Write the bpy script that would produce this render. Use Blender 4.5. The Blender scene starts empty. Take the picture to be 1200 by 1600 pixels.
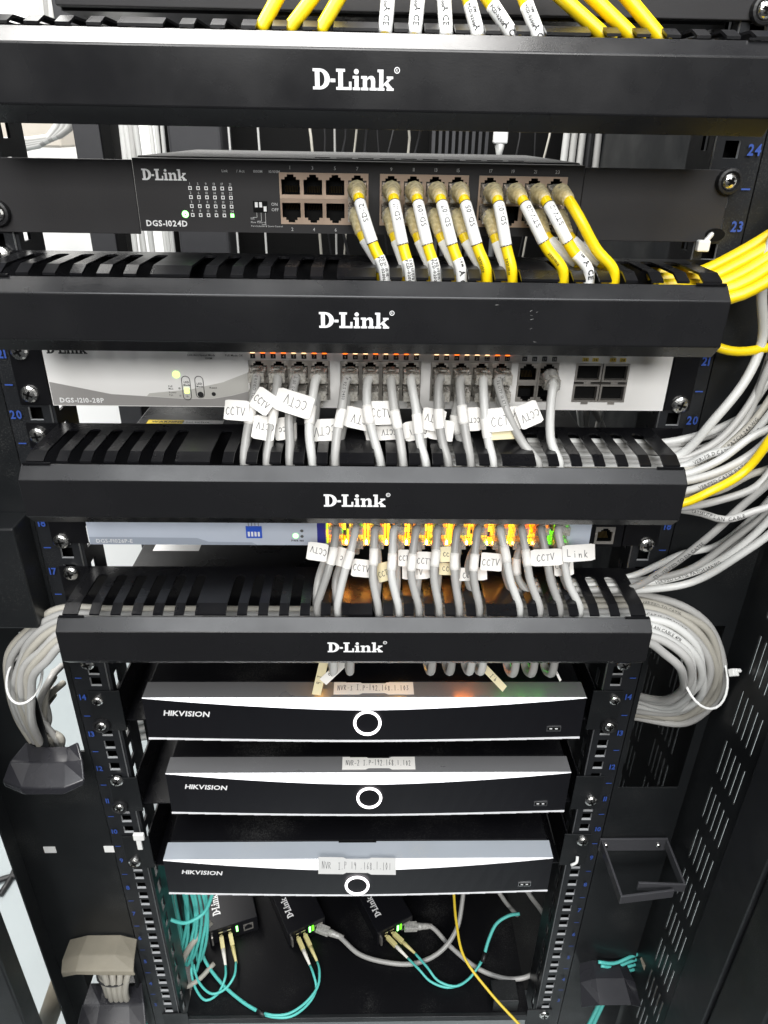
import bpy, bmesh, math, random
from mathutils import Vector, Matrix
random.seed(7)
SC = bpy.context.scene
COL = SC.collection
MM = 0.001
# ------------------------------------------------------------------ camera
CAM = Vector((6.9, -495.4, 1072.6))            # millimetres
PITCH, YAW, ROLL, FPX = map(float, (-27.901, 1.553, 1.0455, 1119.3))
def cam_axes():
    p, y, r = (math.radians(a) for a in (PITCH, YAW, ROLL))
    f = Vector((math.sin(y)*math.cos(p), math.cos(y)*math.cos(p), math.sin(p)))
    ri = Vector((math.cos(y), -math.sin(y), 0)); up = ri.cross(f)
    return (math.cos(r)*ri + math.sin(r)*up, -math.sin(r)*ri + math.cos(r)*up, f)
RT, UP, FW = cam_axes()
cd = bpy.data.cameras.new('camera'); cam = bpy.data.objects.new('camera', cd); COL.objects.link(cam)
cam.matrix_world = Matrix.Translation(CAM*MM) @ Matrix((RT, UP, -FW)).transposed().to_4x4()
cd.sensor_fit = 'VERTICAL'; cd.sensor_height = 24; cd.lens = FPX/1600*24
cd.clip_start = 0.01; cd.clip_end = 60
SC.camera = cam
# ------------------------------------------------------------------ light
w = bpy.data.worlds.new('World'); SC.world = w; w.use_nodes = True
bg = w.node_tree.nodes['Background']; bg.inputs[0].default_value = (0.92, 0.96, 1.0, 1); bg.inputs[1].default_value = 0.07
def area(name, loc, rot, sx, sy, power, col=(1, .98, .95)):
    l = bpy.data.lights.new(name, 'AREA'); l.shape = 'RECTANGLE'; l.size = sx; l.size_y = sy; l.energy = power; l.color = col
    o = bpy.data.objects.new(name, l); COL.objects.link(o); o.location = loc; o.rotation_euler = [math.radians(a) for a in rot]
    return o
area('ceiling_or_fill_light', (-0.36, 0.30, 2.55), (0, 0, 0), 1.3, 0.6, 66)
area('ceiling_or_fill_light', (0.0, -1.05, 2.55), (14, 0, 0), 1.7, 1.2, 56, (.96, .98, 1))  # panel widened to stand in for the white ceiling mirrored in the chamfers
area('ceiling_or_fill_light', (-0.1, -3.2, 2.5), (42, 0, 0), 2.4, 0.9, 128, (1, .99, .97))  # added frontal fill standing in for light bounced off the room's walls
area('ceiling_or_fill_light', (-0.9, 1.0, 2.5), (0, 0, 0), 1.4, 1.0, 46)
SC.view_settings.view_transform = 'Standard'; SC.view_settings.look = 'None'
SC.view_settings.exposure = -0.05; SC.view_settings.gamma = 1
SC.cycles.max_bounces = 6; SC.cycles.transparent_max_bounces = 12; SC.cycles.caustics_reflective = False; SC.cycles.caustics_refractive = False
SC.cycles.use_denoising = True
SC.cycles.sample_clamp_indirect = 4

# ------------------------------------------------------------------ helpers
def P(x, y, Y=None, Z=None, X=None):
    """the point at depth Y (or height Z, or side X), in millimetres, seen at photo position x, y"""
    d = FW + RT*((x-600)/FPX) - UP*((y-800)/FPX)
    t = (Y-CAM.y)/d.y if Y is not None else ((Z-CAM.z)/d.z if Z is not None else (X-CAM.x)/d.x)
    return CAM + d*t

MATS = {}
def nodes(m): return m.node_tree.nodes, m.node_tree.links
def mat(name, col, rough=.5, metal=0., spec=.5, bump=0., bscale=400., var=0., rvar=0., vscale=60., emit=0., coat=0., dust=0.):
    m = bpy.data.materials.new(name); m.use_nodes = True; n, l = nodes(m); b = n['Principled BSDF']
    c = (*col, 1)
    b.inputs['Base Color'].default_value = c; b.inputs['Roughness'].default_value = rough
    b.inputs['Metallic'].default_value = metal; b.inputs['Specular IOR Level'].default_value = spec
    if coat: b.inputs['Coat Weight'].default_value = coat; b.inputs['Coat Roughness'].default_value = .2
    if emit: b.inputs['Emission Color'].default_value = c; b.inputs['Emission Strength'].default_value = emit
    tc = n.new('ShaderNodeTexCoord')
    base = None
    if var:
        t = n.new('ShaderNodeTexNoise'); t.inputs['Scale'].default_value = vscale; t.inputs['Detail'].default_value = 6
        l.new(tc.outputs['Object'], t.inputs['Vector'])
        oi = n.new('ShaderNodeObjectInfo')
        ad = n.new('ShaderNodeMath'); ad.operation = 'ADD'; l.new(t.outputs['Fac'], ad.inputs[0]); l.new(oi.outputs['Random'], ad.inputs[1])
        mr = n.new('ShaderNodeMapRange'); mr.inputs[1].default_value = .2; mr.inputs[2].default_value = 1.8
        mr.inputs[3].default_value = 1-var; mr.inputs[4].default_value = 1+var; l.new(ad.outputs[0], mr.inputs[0])
        mx = n.new('ShaderNodeVectorMath'); mx.operation = 'SCALE'; mx.inputs[0].default_value = col
        l.new(mr.outputs[0], mx.inputs['Scale']); l.new(mx.outputs[0], b.inputs['Base Color']); base = mx.outputs[0]
    if dust:
        t = n.new('ShaderNodeTexNoise'); t.inputs['Scale'].default_value = 900; t.inputs['Detail'].default_value = 3
        t2 = n.new('ShaderNodeTexNoise'); t2.inputs['Scale'].default_value = 14; t2.inputs['Detail'].default_value = 5
        for q in (t, t2): l.new(tc.outputs['Object'], q.inputs['Vector'])
        mu = n.new('ShaderNodeMath'); mu.operation = 'MULTIPLY'; l.new(t.outputs['Fac'], mu.inputs[0]); l.new(t2.outputs['Fac'], mu.inputs[1])
        mr = n.new('ShaderNodeMapRange'); mr.inputs[1].default_value = .30; mr.inputs[2].default_value = .44; mr.inputs[4].default_value = dust
        l.new(mu.outputs[0], mr.inputs[0])
        mx = n.new('ShaderNodeMix'); mx.data_type = 'RGBA'; l.new(mr.outputs[0], mx.inputs[0])
        mx.inputs[6].default_value = c; mx.inputs[7].default_value = (.55, .55, .52, 1)
        if base: l.new(base, mx.inputs[6])
        l.new(mx.outputs[2], b.inputs['Base Color'])
    if rvar:
        t = n.new('ShaderNodeTexNoise'); t.inputs['Scale'].default_value = 22; t.inputs['Detail'].default_value = 8
        l.new(tc.outputs['Object'], t.inputs['Vector'])
        mr = n.new('ShaderNodeMapRange'); mr.inputs[1].default_value = .3; mr.inputs[2].default_value = .7
        mr.inputs[3].default_value = max(.03, rough-rvar); mr.inputs[4].default_value = min(1, rough+rvar)
        l.new(t.outputs['Fac'], mr.inputs[0]); l.new(mr.outputs[0], b.inputs['Roughness'])
    if bump:
        t = n.new('ShaderNodeTexNoise'); t.inputs['Scale'].default_value = bscale; t.inputs['Detail'].default_value = 3
        l.new(tc.outputs['Object'], t.inputs['Vector'])
        bp = n.new('ShaderNodeBump'); bp.inputs['Strength'].default_value = bump; bp.inputs['Distance'].default_value = .0006
        l.new(t.outputs['Fac'], bp.inputs['Height']); l.new(bp.outputs[0], b.inputs['Normal'])
    MATS[name] = m
    return m
mat('powder', (.010, .010, .011), .27, spec=.45, bump=.05, bscale=1500, rvar=.08)
mat('black', (.004, .004, .005), .30, spec=.42, bump=.06, bscale=1300, rvar=.08)
mat('rail_black', (.013, .014, .016), .38, spec=.4, bump=.05, bscale=900, rvar=.1, dust=.06)
mat('panel_black', (.010, .011, .012), .38, spec=.38, bump=.05, bscale=700, rvar=.1, dust=.06)
mat('chassis', (.030, .030, .030), .55, bump=.8, bscale=2200)
mat('deep', (.003, .003, .003), .6, spec=.12)
mat('rear_grey', (.035, .035, .038), .55, var=.2)
mat('face_dark', (.024, .023, .024), .5, spec=.35, bump=.10, bscale=1600, rvar=.06)
mat('face_silver', (.80, .79, .77), .42, metal=.0, rvar=.08, bump=.04, bscale=1500)
mat('face_swoosh', (.30, .29, .28), .45)
mat('face_swoosh_pale', (.50, .49, .46), .45)
mat('face_blue', (.50, .55, .64), .42, rvar=.06)
mat('face_blue_dark', (.33, .37, .44), .42)
mat('stripe_blue', (.03, .035, .25), .4)
mat('copper_shield', (.62, .47, .36), .33, metal=.75, rvar=.1)
mat('steel_shield', (.55, .52, .48), .32, metal=.8, rvar=.1)
mat('gold', (.75, .52, .18), .3, metal=1)
mat('screw_steel', (.80, .79, .76), .22, metal=1, bump=.15, bscale=600)
mat('white_print', (.82, .82, .82), .5)
mat('grey_print', (.55, .55, .55), .5)
mat('black_print', (.012, .012, .013), .5)
mat('blue_print', (.03, .075, .32), .5)
mat('hole_rim_lit', (.42, .43, .44), .4)  # pale colour stands in for light falling on the hole edges
mat('led_core', (1., .42, .06), emit=110)
mat('led_yellow', (1., .60, .03), emit=3.0)
mat('glow_orange', (1., .22, .01), emit=70)
mat('glow_amber', (1., .48, .07), emit=85)
mat('ring_steel', (.05, .05, .055), .3, spec=.6)
mat('glow_green', (.10, 1., .06), emit=22)
mat('yellow_print', (.70, .52, .08), .5)
mat('ink', (.015, .015, .02), .5)
mat('paper', (.82, .80, .76), .6, var=.04, bump=.1, bscale=300)
mat('paper_dull', (.50, .50, .49), .6, var=.1)
mat('paper_yellow', (.74, .66, .42), .6, var=.06)
mat('sticker_white', (.84, .84, .83), .4)
mat('sticker_yellow', (.85, .62, .03), .4)
mat('cable_grey', (.37, .365, .35), .38, var=.30, bump=.10, bscale=500, rvar=.08, vscale=25)
mat('cable_white', (.56, .56, .54), .38, var=.16, bump=.08, bscale=500, vscale=25)
mat('cable_old', (.40, .38, .33), .5, var=.2, bump=.1, bscale=500, vscale=40)
mat('cable_yellow', (.86, .62, .006), .34, var=.06, bump=.05, bscale=600)
mat('cable_black', (.012, .012, .013), .45)
mat('fibre_aqua', (.10, .52, .47), .40, var=.12)
mat('fibre_yellow', (.75, .55, .04), .42)
mat('sleeve', (.84, .84, .82), .45, var=.03)
mat('tie', (.80, .80, .78), .4)
mat('nvr_black', (.007, .007, .009), .32, spec=.36, bump=.06, bscale=1400)
mat('nvr_top', (.003, .003, .004), .45, spec=.2, bump=.15, bscale=1200, dust=.05)
mat('nvr_strip', (.22, .22, .225), .36, metal=.35, rvar=.1, dust=.08)
mat('nvr_strip_dusty', (.46, .50, .55), .42, metal=.3, rvar=.1, dust=.5)
mat('nvr_facet', (.74, .74, .75), .22, metal=.3)
mat('trim_silver', (.80, .80, .82), .3)
mat('trunking', (.50, .46, .40), .7, var=.1)
mat('chrome', (.85, .85, .85), .18, metal=1)
mat('ring_light', (1, .95, .98), emit=2.2)
mat('led_green', (.25, 1., .22), emit=5)
mat('led_lime', (.62, 1., .18), emit=2.4)
mat('led_orange', (1., .15, .0), emit=5.5)
mat('led_amber', (1., .27, .01), emit=5.5)
mat('led_pale', (1., .62, .32), emit=4)
mat('led_port_green', (.16, 1., .02), emit=1.6)
mat('led_lime_port', (.55, .85, .02), emit=1.3)
mat('led_off', (.30, .30, .29), .4)
mat('dip_blue', (.03, .10, .55), .4)
mat('tongue_grey', (.022, .022, .026), .26, rvar=.1, bump=.15, bscale=60)
mat('tongue_tan', (.27, .245, .19), .65, var=.45, bump=.6, bscale=120, vscale=35)
mat('connector_beige', (.62, .55, .25), .35)
mat('connector_white', (.78, .76, .70), .4)
mat('wall_white', (.86, .86, .85), .8, bump=.05, bscale=80)
mat('floor_grey', (.30, .335, .345), .45, var=.10, vscale=9, rvar=.1)
mat('plug_dark', (.10, .10, .10), .4)
def clear(name, tint, fac, rough=.12):
    m = bpy.data.materials.new(name); m.use_nodes = True; n, l = nodes(m); b = n['Principled BSDF']
    b.inputs['Base Color'].default_value = (*tint, 1); b.inputs['Roughness'].default_value = rough
    b.inputs['Specular IOR Level'].default_value = .8
    t = n.new('ShaderNodeBsdfTransparent'); t.inputs[0].default_value = (*[min(1, .6+.4*c) for c in tint], 1)
    mx = n.new('ShaderNodeMixShader'); out = n['Material Output']
    fr = n.new('ShaderNodeTexNoise'); fr.inputs['Scale'].default_value = 350; fr.inputs['Detail'].default_value = 4
    tc = n.new('ShaderNodeTexCoord'); l.new(tc.outputs['Object'], fr.inputs['Vector'])
    mr = n.new('ShaderNodeMapRange'); mr.inputs[1].default_value = .35; mr.inputs[2].default_value = .65
    mr.inputs[3].default_value = max(0, fac-.18); mr.inputs[4].default_value = min(1, fac+.18); l.new(fr.outputs['Fac'], mr.inputs[0])
    l.new(mr.outputs[0], mx.inputs[0]); l.new(t.outputs[0], mx.inputs[1]); l.new(b.outputs[0], mx.inputs[2]); l.new(mx.outputs[0], out.inputs['Surface'])
    MATS[name] = m
clear('plug_clear', (.60, .58, .53), .44)
clear('boot_clear', (.80, .72, .46), .60, .2)
clear('boot_grey', (.58, .57, .54), .72, .25)

class MB:
    def __init__(s): s.v = []; s.f = []; s.m = []; s.mi = 0
    def vert(s, p): s.v.append(Vector(p)); return len(s.v)-1
    def face(s, *ps):
        s.f.append([s.vert(p) for p in ps]); s.m.append(s.mi); return s
    def box(s, x0, x1, y0, y1, z0, z1):
        b = len(s.v)
        for z in (z0, z1):
            for x, y in ((x0, y0), (x1, y0), (x1, y1), (x0, y1)): s.v.append(Vector((x, y, z)))
        for f in ((0, 3, 2, 1), (4, 5, 6, 7), (0, 1, 5, 4), (1, 2, 6, 5), (2, 3, 7, 6), (3, 0, 4, 7)):
            s.f.append([b+i for i in f]); s.m.append(s.mi)
        return s
    def obox(s, c, ax, ay, az, hx, hy, hz):
        b = len(s.v); c = Vector(c)
        for k in (-1, 1):
            for i, j in ((-1, -1), (1, -1), (1, 1), (-1, 1)): s.v.append(c + ax*hx*i + ay*hy*j + az*hz*k)
        for f in ((0, 3, 2, 1), (4, 5, 6, 7), (0, 1, 5, 4), (1, 2, 6, 5), (2, 3, 7, 6), (3, 0, 4, 7)):
            s.f.append([b+i for i in f]); s.m.append(s.mi)
        return s
    def prism_x(s, prof, x0, x1, caps=True):
        n = len(prof); b = len(s.v)
        for x in (x0, x1):
            for y, z in prof: s.v.append(Vector((x, y, z)))
        for i in range(n):
            j = (i+1) % n; s.f.append([b+i, b+j, b+n+j, b+n+i]); s.m.append(s.mi)
        if caps:
            s.f.append([b+i for i in range(n)][::-1]); s.f.append([b+n+i for i in range(n)]); s.m += [s.mi, s.mi]
        return s
    def plate(s, poly, o, ax, ay, thick):
        """a polygon (u, v) standing on o with axes ax, ay, given thickness along the normal"""
        o = Vector(o); nrm = ax.cross(ay).normalized(); n = len(poly); b = len(s.v)
        for k in (0, 1):
            for u, v in poly: s.v.append(o + ax*u + ay*v + nrm*(thick*k))
        s.f.append([b+i for i in range(n)][::-1]); s.f.append([b+n+i for i in range(n)]); s.m += [s.mi, s.mi]
        for i in range(n):
            j = (i+1) % n; s.f.append([b+i, b+j, b+n+j, b+n+i]); s.m.append(s.mi)
        return s
    def tube(s, pts, r, seg=8, rs=None, caps=True):
        pts = [Vector(p) for p in pts]; n = len(pts); b = len(s.v)
        t0 = (pts[1]-pts[0]).normalized(); up = Vector((0, 0, 1)) if abs(t0.z) < .8 else Vector((0, -1, 0))
        nr = (up - t0*up.dot(t0)).normalized()
        for i, p in enumerate(pts):
            t = (pts[min(i+1, n-1)] - pts[max(i-1, 0)]).normalized()
            nr = (nr - t*nr.dot(t)).normalized(); bn = t.cross(nr); rr = rs[i] if rs else r
            for k in range(seg):
                a = 2*math.pi*k/seg; s.v.append(p + (nr*math.cos(a) + bn*math.sin(a))*rr)
        for i in range(n-1):
            for k in range(seg):
                q = (k+1) % seg; s.f.append([b+i*seg+k, b+i*seg+q, b+(i+1)*seg+q, b+(i+1)*seg+k]); s.m.append(s.mi)
        if caps:
            s.f.append([b+k for k in range(seg)][::-1]); s.f.append([b+(n-1)*seg+k for k in range(seg)]); s.m += [s.mi, s.mi]
        return s
    def disc(s, c, ax, ay, r, seg=20, r0=0):
        c = Vector(c)
        ring = lambda q: [c + (ax*math.cos(2*math.pi*k/seg) + ay*math.sin(2*math.pi*k/seg))*q for k in range(seg)]
        if not r0: s.face(*ring(r)); return s
        a, b = ring(r), ring(r0)
        for k in range(seg):
            j = (k+1) % seg; s.face(a[k], a[j], b[j], b[k])
        return s
    def build(s, name, m, parent=None, smooth=False, bevel=0, local=False, base=None):
        me = bpy.data.meshes.new(name)
        o = bpy.data.objects.new(name, me); COL.objects.link(o)
        ms = m if isinstance(m, (list, tuple)) else [m]
        for q in ms: me.materials.append(MATS[q])
        off = Vector((0, 0, 0))
        if not local:
            if parent is not None: off = world_off(parent)
            else:
                lo = [min(v[i] for v in s.v) for i in range(3)]; hi = [max(v[i] for v in s.v) for i in range(3)]
                off = Vector(base) if base else Vector(((lo[0]+hi[0])/2, (lo[1]+hi[1])/2, lo[2]))
                o.location = off*MM; o['_off'] = list(off)
        me.from_pydata([(v-off)*MM for v in s.v], [], s.f)
        me.polygons.foreach_set('material_index', s.m)
        if smooth: me.polygons.foreach_set('use_smooth', [True]*len(s.f))
        me.update()
        if parent is not None: o.parent = parent
        if bevel:
            b = o.modifiers.new('bevel', 'BEVEL'); b.width = bevel*MM; b.segments = 2; b.limit_method = 'ANGLE'; b.angle_limit = math.radians(40)
        return o
def world_off(o):
    q = Vector((0, 0, 0))
    while o is not None:
        q += o.location/MM; o = o.parent
    return q
def tag(o, label, cat, group=None):
    o['label'] = label; o['category'] = cat
    if group: o['group'] = group
    return o
def thing(name, label, cat, loc, group=None, rz=0):
    o = bpy.data.objects.new(name, None); COL.objects.link(o); o.location = Vector(loc)*MM; o.rotation_euler.z = math.radians(rz)
    o.empty_display_size = .02
    return tag(o, label, cat, group)
def weld(o):
    b_ = bmesh.new(); b_.from_mesh(o.data); bmesh.ops.remove_doubles(b_, verts=b_.verts, dist=2e-5); b_.to_mesh(o.data); b_.free(); return o
def struct(o): o['kind'] = 'structure'; return o
def share(src, name, parent, loc):
    o = bpy.data.objects.new(name, src.data if hasattr(src, 'data') else src); COL.objects.link(o); o.parent = parent
    o.location = (Vector(loc) - world_off(parent))*MM
    return o
ordn = ['first', 'second', 'third', 'fourth', 'fifth', 'sixth', 'seventh', 'eighth', 'ninth', 'tenth', 'eleventh', 'twelfth']
X_, Y_, Z_ = Vector((1, 0, 0)), Vector((0, 1, 0)), Vector((0, 0, 1))

def spline(pts, step=4.):
    pts = [Vector(p) for p in pts]
    if len(pts) == 2: pts.insert(1, (pts[0]+pts[1])/2)
    q = [pts[0]*2-pts[1]] + pts + [pts[-1]*2-pts[-2]]; out = []
    for i in range(1, len(q)-2):
        p0, p1, p2, p3 = q[i-1:i+3]
        ta, tb, tc = ((b-a).length**.5 + 1e-6 for a, b in ((p0, p1), (p1, p2), (p2, p3)))
        n = max(2, int((p2-p1).length/step))
        m1 = ((p1-p0)/ta - (p2-p0)/(ta+tb) + (p2-p1)/tb)*tb; m2 = ((p2-p1)/tb - (p3-p1)/(tb+tc) + (p3-p2)/tc)*tb
        for k in range(n):
            t = k/n; h = t*t; c = h*t
            out.append(p1*(2*c-3*h+1) + m1*(c-2*h+t) + p2*(-2*c+3*h) + m2*(c-h))
    out.append(pts[-1]); return out

# ---- lettering
GL = {}
def glyph(ch, bold):
    k = (ch, bold)
    if k not in GL:
        cu = bpy.data.curves.new('glyph', 'FONT'); cu.body = ch; cu.size = 1; cu.resolution_u = 2; cu.offset = .028 if bold else .004
        o = bpy.data.objects.new('glyph', cu); COL.objects.link(o)
        dg = bpy.context.evaluated_depsgraph_get(); me = bpy.data.meshes.new_from_object(o.evaluated_get(dg))
        vs = [v.co.copy() for v in me.vertices]; fs = [list(p.vertices) for p in me.polygons]
        bpy.data.objects.remove(o); bpy.data.curves.remove(cu); bpy.data.meshes.remove(me)
        x0 = min((v.x for v in vs), default=0); x1 = max((v.x for v in vs), default=.25)
        GL[k] = ([v-Vector((x0, 0, 0)) for v in vs], fs, x1-x0)
    return GL[k]
KERN = {('K', 'V'): .13, ('V', 'I'): .0, ('A', 'V'): .1, ('T', 'V'): .02}
def layout(s, bold, gap=.11):
    x = 0; out = []; prev = ''
    for ch in s:
        if ch == ' ': x += .32; continue
        g = glyph(ch, bold); x -= KERN.get((prev, ch), 0); out.append((g, x)); x += g[2]+gap; prev = ch
    return out, x-gap
def text(mb, s, o, ax, ay, size, align=0, bold=False, shear=0., sx=1., gap=.11):
    """size is the cap height; align 0 left, .5 centre"""
    k = size/.70; lay, wd = layout(s, bold, gap); o = Vector(o)
    for (vs, fs, _), x in lay:
        b = len(mb.v)
        for v in vs: mb.v.append(o + ax*((v.x+x-wd*align)*sx + v.y*shear)*k + ay*v.y*k)
        for f in fs: mb.f.append([b+i for i in f]); mb.m.append(mb.mi)
def text_on_path(mb, s, path, start, size, n0, r, flip=False, bold=False, v=0.):
    """printing that follows a cable"""
    k = size/.70; d = [0]
    for a, b in zip(path, path[1:]): d.append(d[-1]+(b-a).length)
    lay, wd = layout(s, bold)
    for (vs, fs, gw), x in lay:
        sgm = start + (wd-x-gw if flip else x)*k + gw*k/2
        if sgm >= d[-1]-1 or sgm < 0: continue
        i = max(j for j in range(len(d)-1) if d[j] <= sgm); f = (sgm-d[i])/max(1e-6, d[i+1]-d[i])
        p = path[i].lerp(path[i+1], f); t = (path[i+1]-path[i]).normalized(); n = (n0 - t*n0.dot(t)).normalized()
        ax = -t if flip else t; ay = n.cross(ax); b = len(mb.v)
        for q in vs:
            yy = (q.y-.35)*k + v; nn = math.sqrt(max(0, r*r-yy*yy)) + .18
            mb.v.append(p + ax*(q.x-gw/2)*k + ay*yy + n*nn)
        for q in fs: mb.f.append([b+j for j in q]); mb.m.append(mb.mi)
def arc(cx, cy, rx, ry, a0, a1, n): return [(cx+rx*math.cos(math.radians(a0+(a1-a0)*i/n)), cy+ry*math.sin(math.radians(a0+(a1-a0)*i/n))) for i in range(n+1)]
def R(x0, x1, y0, y1): return [(x0, y0), (x1, y0), (x1, y1), (x0, y1)]
LOGO = []
def _logo():
    x = 0
    def add(polys, w):
        nonlocal x
        for p in polys: LOGO.append([(a+x, b) for a, b in p])
        x += w
    o, i = arc(.38, .5, .58, .5, -90, 90, 12), arc(.38, .5, .28, .36, -90, 90, 12)
    add([R(.12, .38, 0, 1), R(0, .12, .86, 1), R(0, .12, 0, .14)] + [[o[k], o[k+1], i[k+1], i[k]] for k in range(12)], .99)
    add([R(.0, .27, .36, .53)], .32)
    add([R(.12, .38, 0, 1), R(0, .12, .86, 1), R(.38, .50, .86, 1), R(0, .12, 0, .14), R(.38, .86, 0, .14), R(.72, .86, .14, .40)], .93)
    add([R(.1, .33, 0, .68), R(0, .1, .55, .68), R(0, .1, 0, .13), R(.33, .42, 0, .13), arc(.2, .88, .14, .13, 0, 330, 11)], .47)
    add([R(.1, .33, 0, .68), R(0, .1, .55, .68), R(0, .1, 0, .13), R(.33, .41, 0, .13), R(.56, .79, 0, .44), R(.48, .56, 0, .13), R(.79, .88, 0, .13),
         [(.33, .47), (.44, .55), (.52, .54), (.56, .44), (.79, .44), (.77, .58), (.68, .68), (.55, .70), (.43, .66), (.33, .58)]], .92)
    add([R(.1, .33, 0, 1), R(0, .1, .87, 1), R(0, .1, 0, .13), R(.33, .40, 0, .13),
         [(.33, .30), (.46, .42), (.60, .56), (.52, .56), (.52, .68), (.88, .68), (.88, .56), (.80, .56), (.60, .38), (.86, .12), (.92, .12), (.92, 0), (.52, 0), (.52, .10), (.56, .12), (.42, .27), (.33, .19)]], .95)
    return x
LOGO_W = _logo()
def logo(mb, o, ax, ay, cap, width, reg=True):
    sx = width/LOGO_W; o = Vector(o)
    for p in LOGO: mb.face(*[o + ax*(a*sx) + ay*(b*cap) for a, b in p])
    if reg:
        c = o + ax*(width+cap*.14) + ay*(cap*.98); mb.disc(c, ax, ay, cap*.16, 14, cap*.115)
        text(mb, 'R', c-ax*cap*.055-ay*cap*.07, ax, ay, cap*.14)
# handwriting: pen strokes on a 1 x 1 cell
HW = {'C': [[(.8, .85), (.45, 1), (.1, .6), (.15, .2), (.5, 0), (.85, .15)]], 'T': [[(0, 1), (.9, .95)], [(.45, .98), (.4, 0)]],
      'V': [[(0, 1), (.4, 0), (.85, 1.02)]], 'N': [[(0, 0), (.05, 1), (.7, 0), (.75, 1)]], 'R': [[(.05, 0), (.08, 1), (.6, .9), (.6, .6), (.1, .5), (.7, 0)]],
      '-': [[(.1, .45), (.7, .5)]], 'I': [[(.1, 1), (.7, 1)], [(.4, 1), (.4, 0)], [(.1, 0), (.7, 0)]], '.': [[(.3, .02), (.38, .1)]],
      'P': [[(.1, 0), (.12, 1), (.65, .9), (.6, .55), (.1, .5)]], '1': [[(.4, 1), (.38, 0)]], '9': [[(.6, .8), (.35, 1), (.15, .75), (.4, .55), (.62, .8), (.55, 0)]],
      '2': [[(.1, .8), (.35, 1), (.62, .75), (.1, 0), (.7, .05)]], '6': [[(.6, 1), (.2, .5), (.25, .05), (.6, .15), (.55, .45), (.2, .4)]],
      '8': [[(.4, .5), (.15, .8), (.4, 1), (.62, .8), (.4, .5), (.12, .2), (.4, 0), (.65, .2), (.4, .5)]], '0': [[(.4, 1), (.12, .6), (.3, 0), (.62, .4), (.4, 1)]],
      '3': [[(.1, .95), (.6, .95), (.3, .55), (.62, .3), (.35, 0), (.08, .12)]], 'L': [[(.1, 1), (.1, 0), (.65, .05)]], 'i': [[(.35, .6), (.35, 0)], [(.33, .85), (.38, .9)]],
      'n': [[(.1, .6), (.12, 0), (.2, .45), (.5, .6), (.62, 0)]], 'k': [[(.15, 1), (.12, 0)], [(.6, .65), (.15, .3), (.65, 0)]], ' ': []}
def pen(mb, s, o, ax, ay, h, wd=.75, thick=.42, rnd=None):
    rnd = rnd or random; x = 0; o = Vector(o); cw = h*wd; tot = cw*len(s)
    for ch in s:
        jx, jy, sk = rnd.uniform(-.05, .05), rnd.uniform(-.08, .08), rnd.uniform(.9, 1.08)
        for st in HW[ch]:
            pts = [o + ax*(x - tot/2 + (a+jx)*cw*.86) + ay*((b*sk+jy-.5)*h) for a, b in st]
            for a, b in zip(pts, pts[1:]):
                d = (b-a)
                if d.length < 1e-4: continue
                d.normalize(); nn = ax.cross(ay); sd = nn.cross(d)*thick/2; e = d*thick*.35; lift = nn*rnd.uniform(0, .02)
                mb.face(a-e-sd+lift, b+e-sd+lift, b+e+sd+lift, a-e+sd+lift)
        x += cw
# ---- screws
def screw_mesh(r=6.4, cup=False):
    mb = MB(); prof = [(r, 0), (r, -1.0), (r*.93, -2.2), (r*.72, -3.2), (r*.38, -3.8), (0.3, -4.0)]; n = 18
    if cup:
        mb.mi = 2; c = [(r*1.55, 0), (r*1.6, -2), (r*1.5, -4.2), (r*1.22, -4.6), (r*1.05, -2.4), (r*.5, -2)]
        for a, b in zip(c, c[1:]):
            for k in range(n):
                t, u = 2*math.pi*k/n, 2*math.pi*(k+1)/n
                mb.face((a[0]*math.cos(t), a[1], a[0]*math.sin(t)), (a[0]*math.cos(u), a[1], a[0]*math.sin(u)), (b[0]*math.cos(u), b[1], b[0]*math.sin(u)), (b[0]*math.cos(t), b[1], b[0]*math.sin(t)))
        mb.mi = 0
    dy = -1.5 if cup else 0
    for a, b in zip(prof, prof[1:]):
        for k in range(n):
            t, u = 2*math.pi*k/n, 2*math.pi*(k+1)/n
            mb.face((a[0]*math.cos(t), a[1]+dy, a[0]*math.sin(t)), (a[0]*math.cos(u), a[1]+dy, a[0]*math.sin(u)), (b[0]*math.cos(u), b[1]+dy, b[0]*math.sin(u)), (b[0]*math.cos(t), b[1]+dy, b[0]*math.sin(t)))
    mb.mi = 1
    for q in (.6, 2.17):
        ax = Vector((math.cos(q), 0, math.sin(q))); az = Vector((-math.sin(q), 0, math.cos(q)))
        mb.obox((0, -3.3+dy, 0), ax, Y_, az, r*.5, .95, .75 if q < 1 else .73)
    o = mb.build('screw', ['screw_steel', 'deep', 'cable_black'], local=True); me = o.data
    for p in me.polygons: p.use_smooth = p.material_index != 1
    bpy.data.objects.remove(o); return me
SCREW, SCREW_CUP, SCREW_DARK = screw_mesh(), screw_mesh(5.0, True), screw_mesh(5.2)
def screw(parent, x, y, cup=False, Y=-2.2, me=None):
    o = share(me or (SCREW_CUP if cup else SCREW), 'screw', parent, P(x, y, Y)); o.rotation_euler.y = random.uniform(0, 3); return o

# ------------------------------------------------------------------ setting
m_ = MB(); m_.face((-2600, -350, -110), (1500, -350, -110), (1500, 1900, -110), (-2600, 1900, -110)); struct(m_.build('floor', 'floor_grey'))
m_ = MB(); m_.box(-2200, 1500, 1150, 1250, -109, 2650); struct(m_.build('wall', 'wall_white'))
m_ = MB(); m_.box(1150, 1200, -1200, 1149, -109, 2650); struct(m_.build('wall', 'wall_white'))

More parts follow.
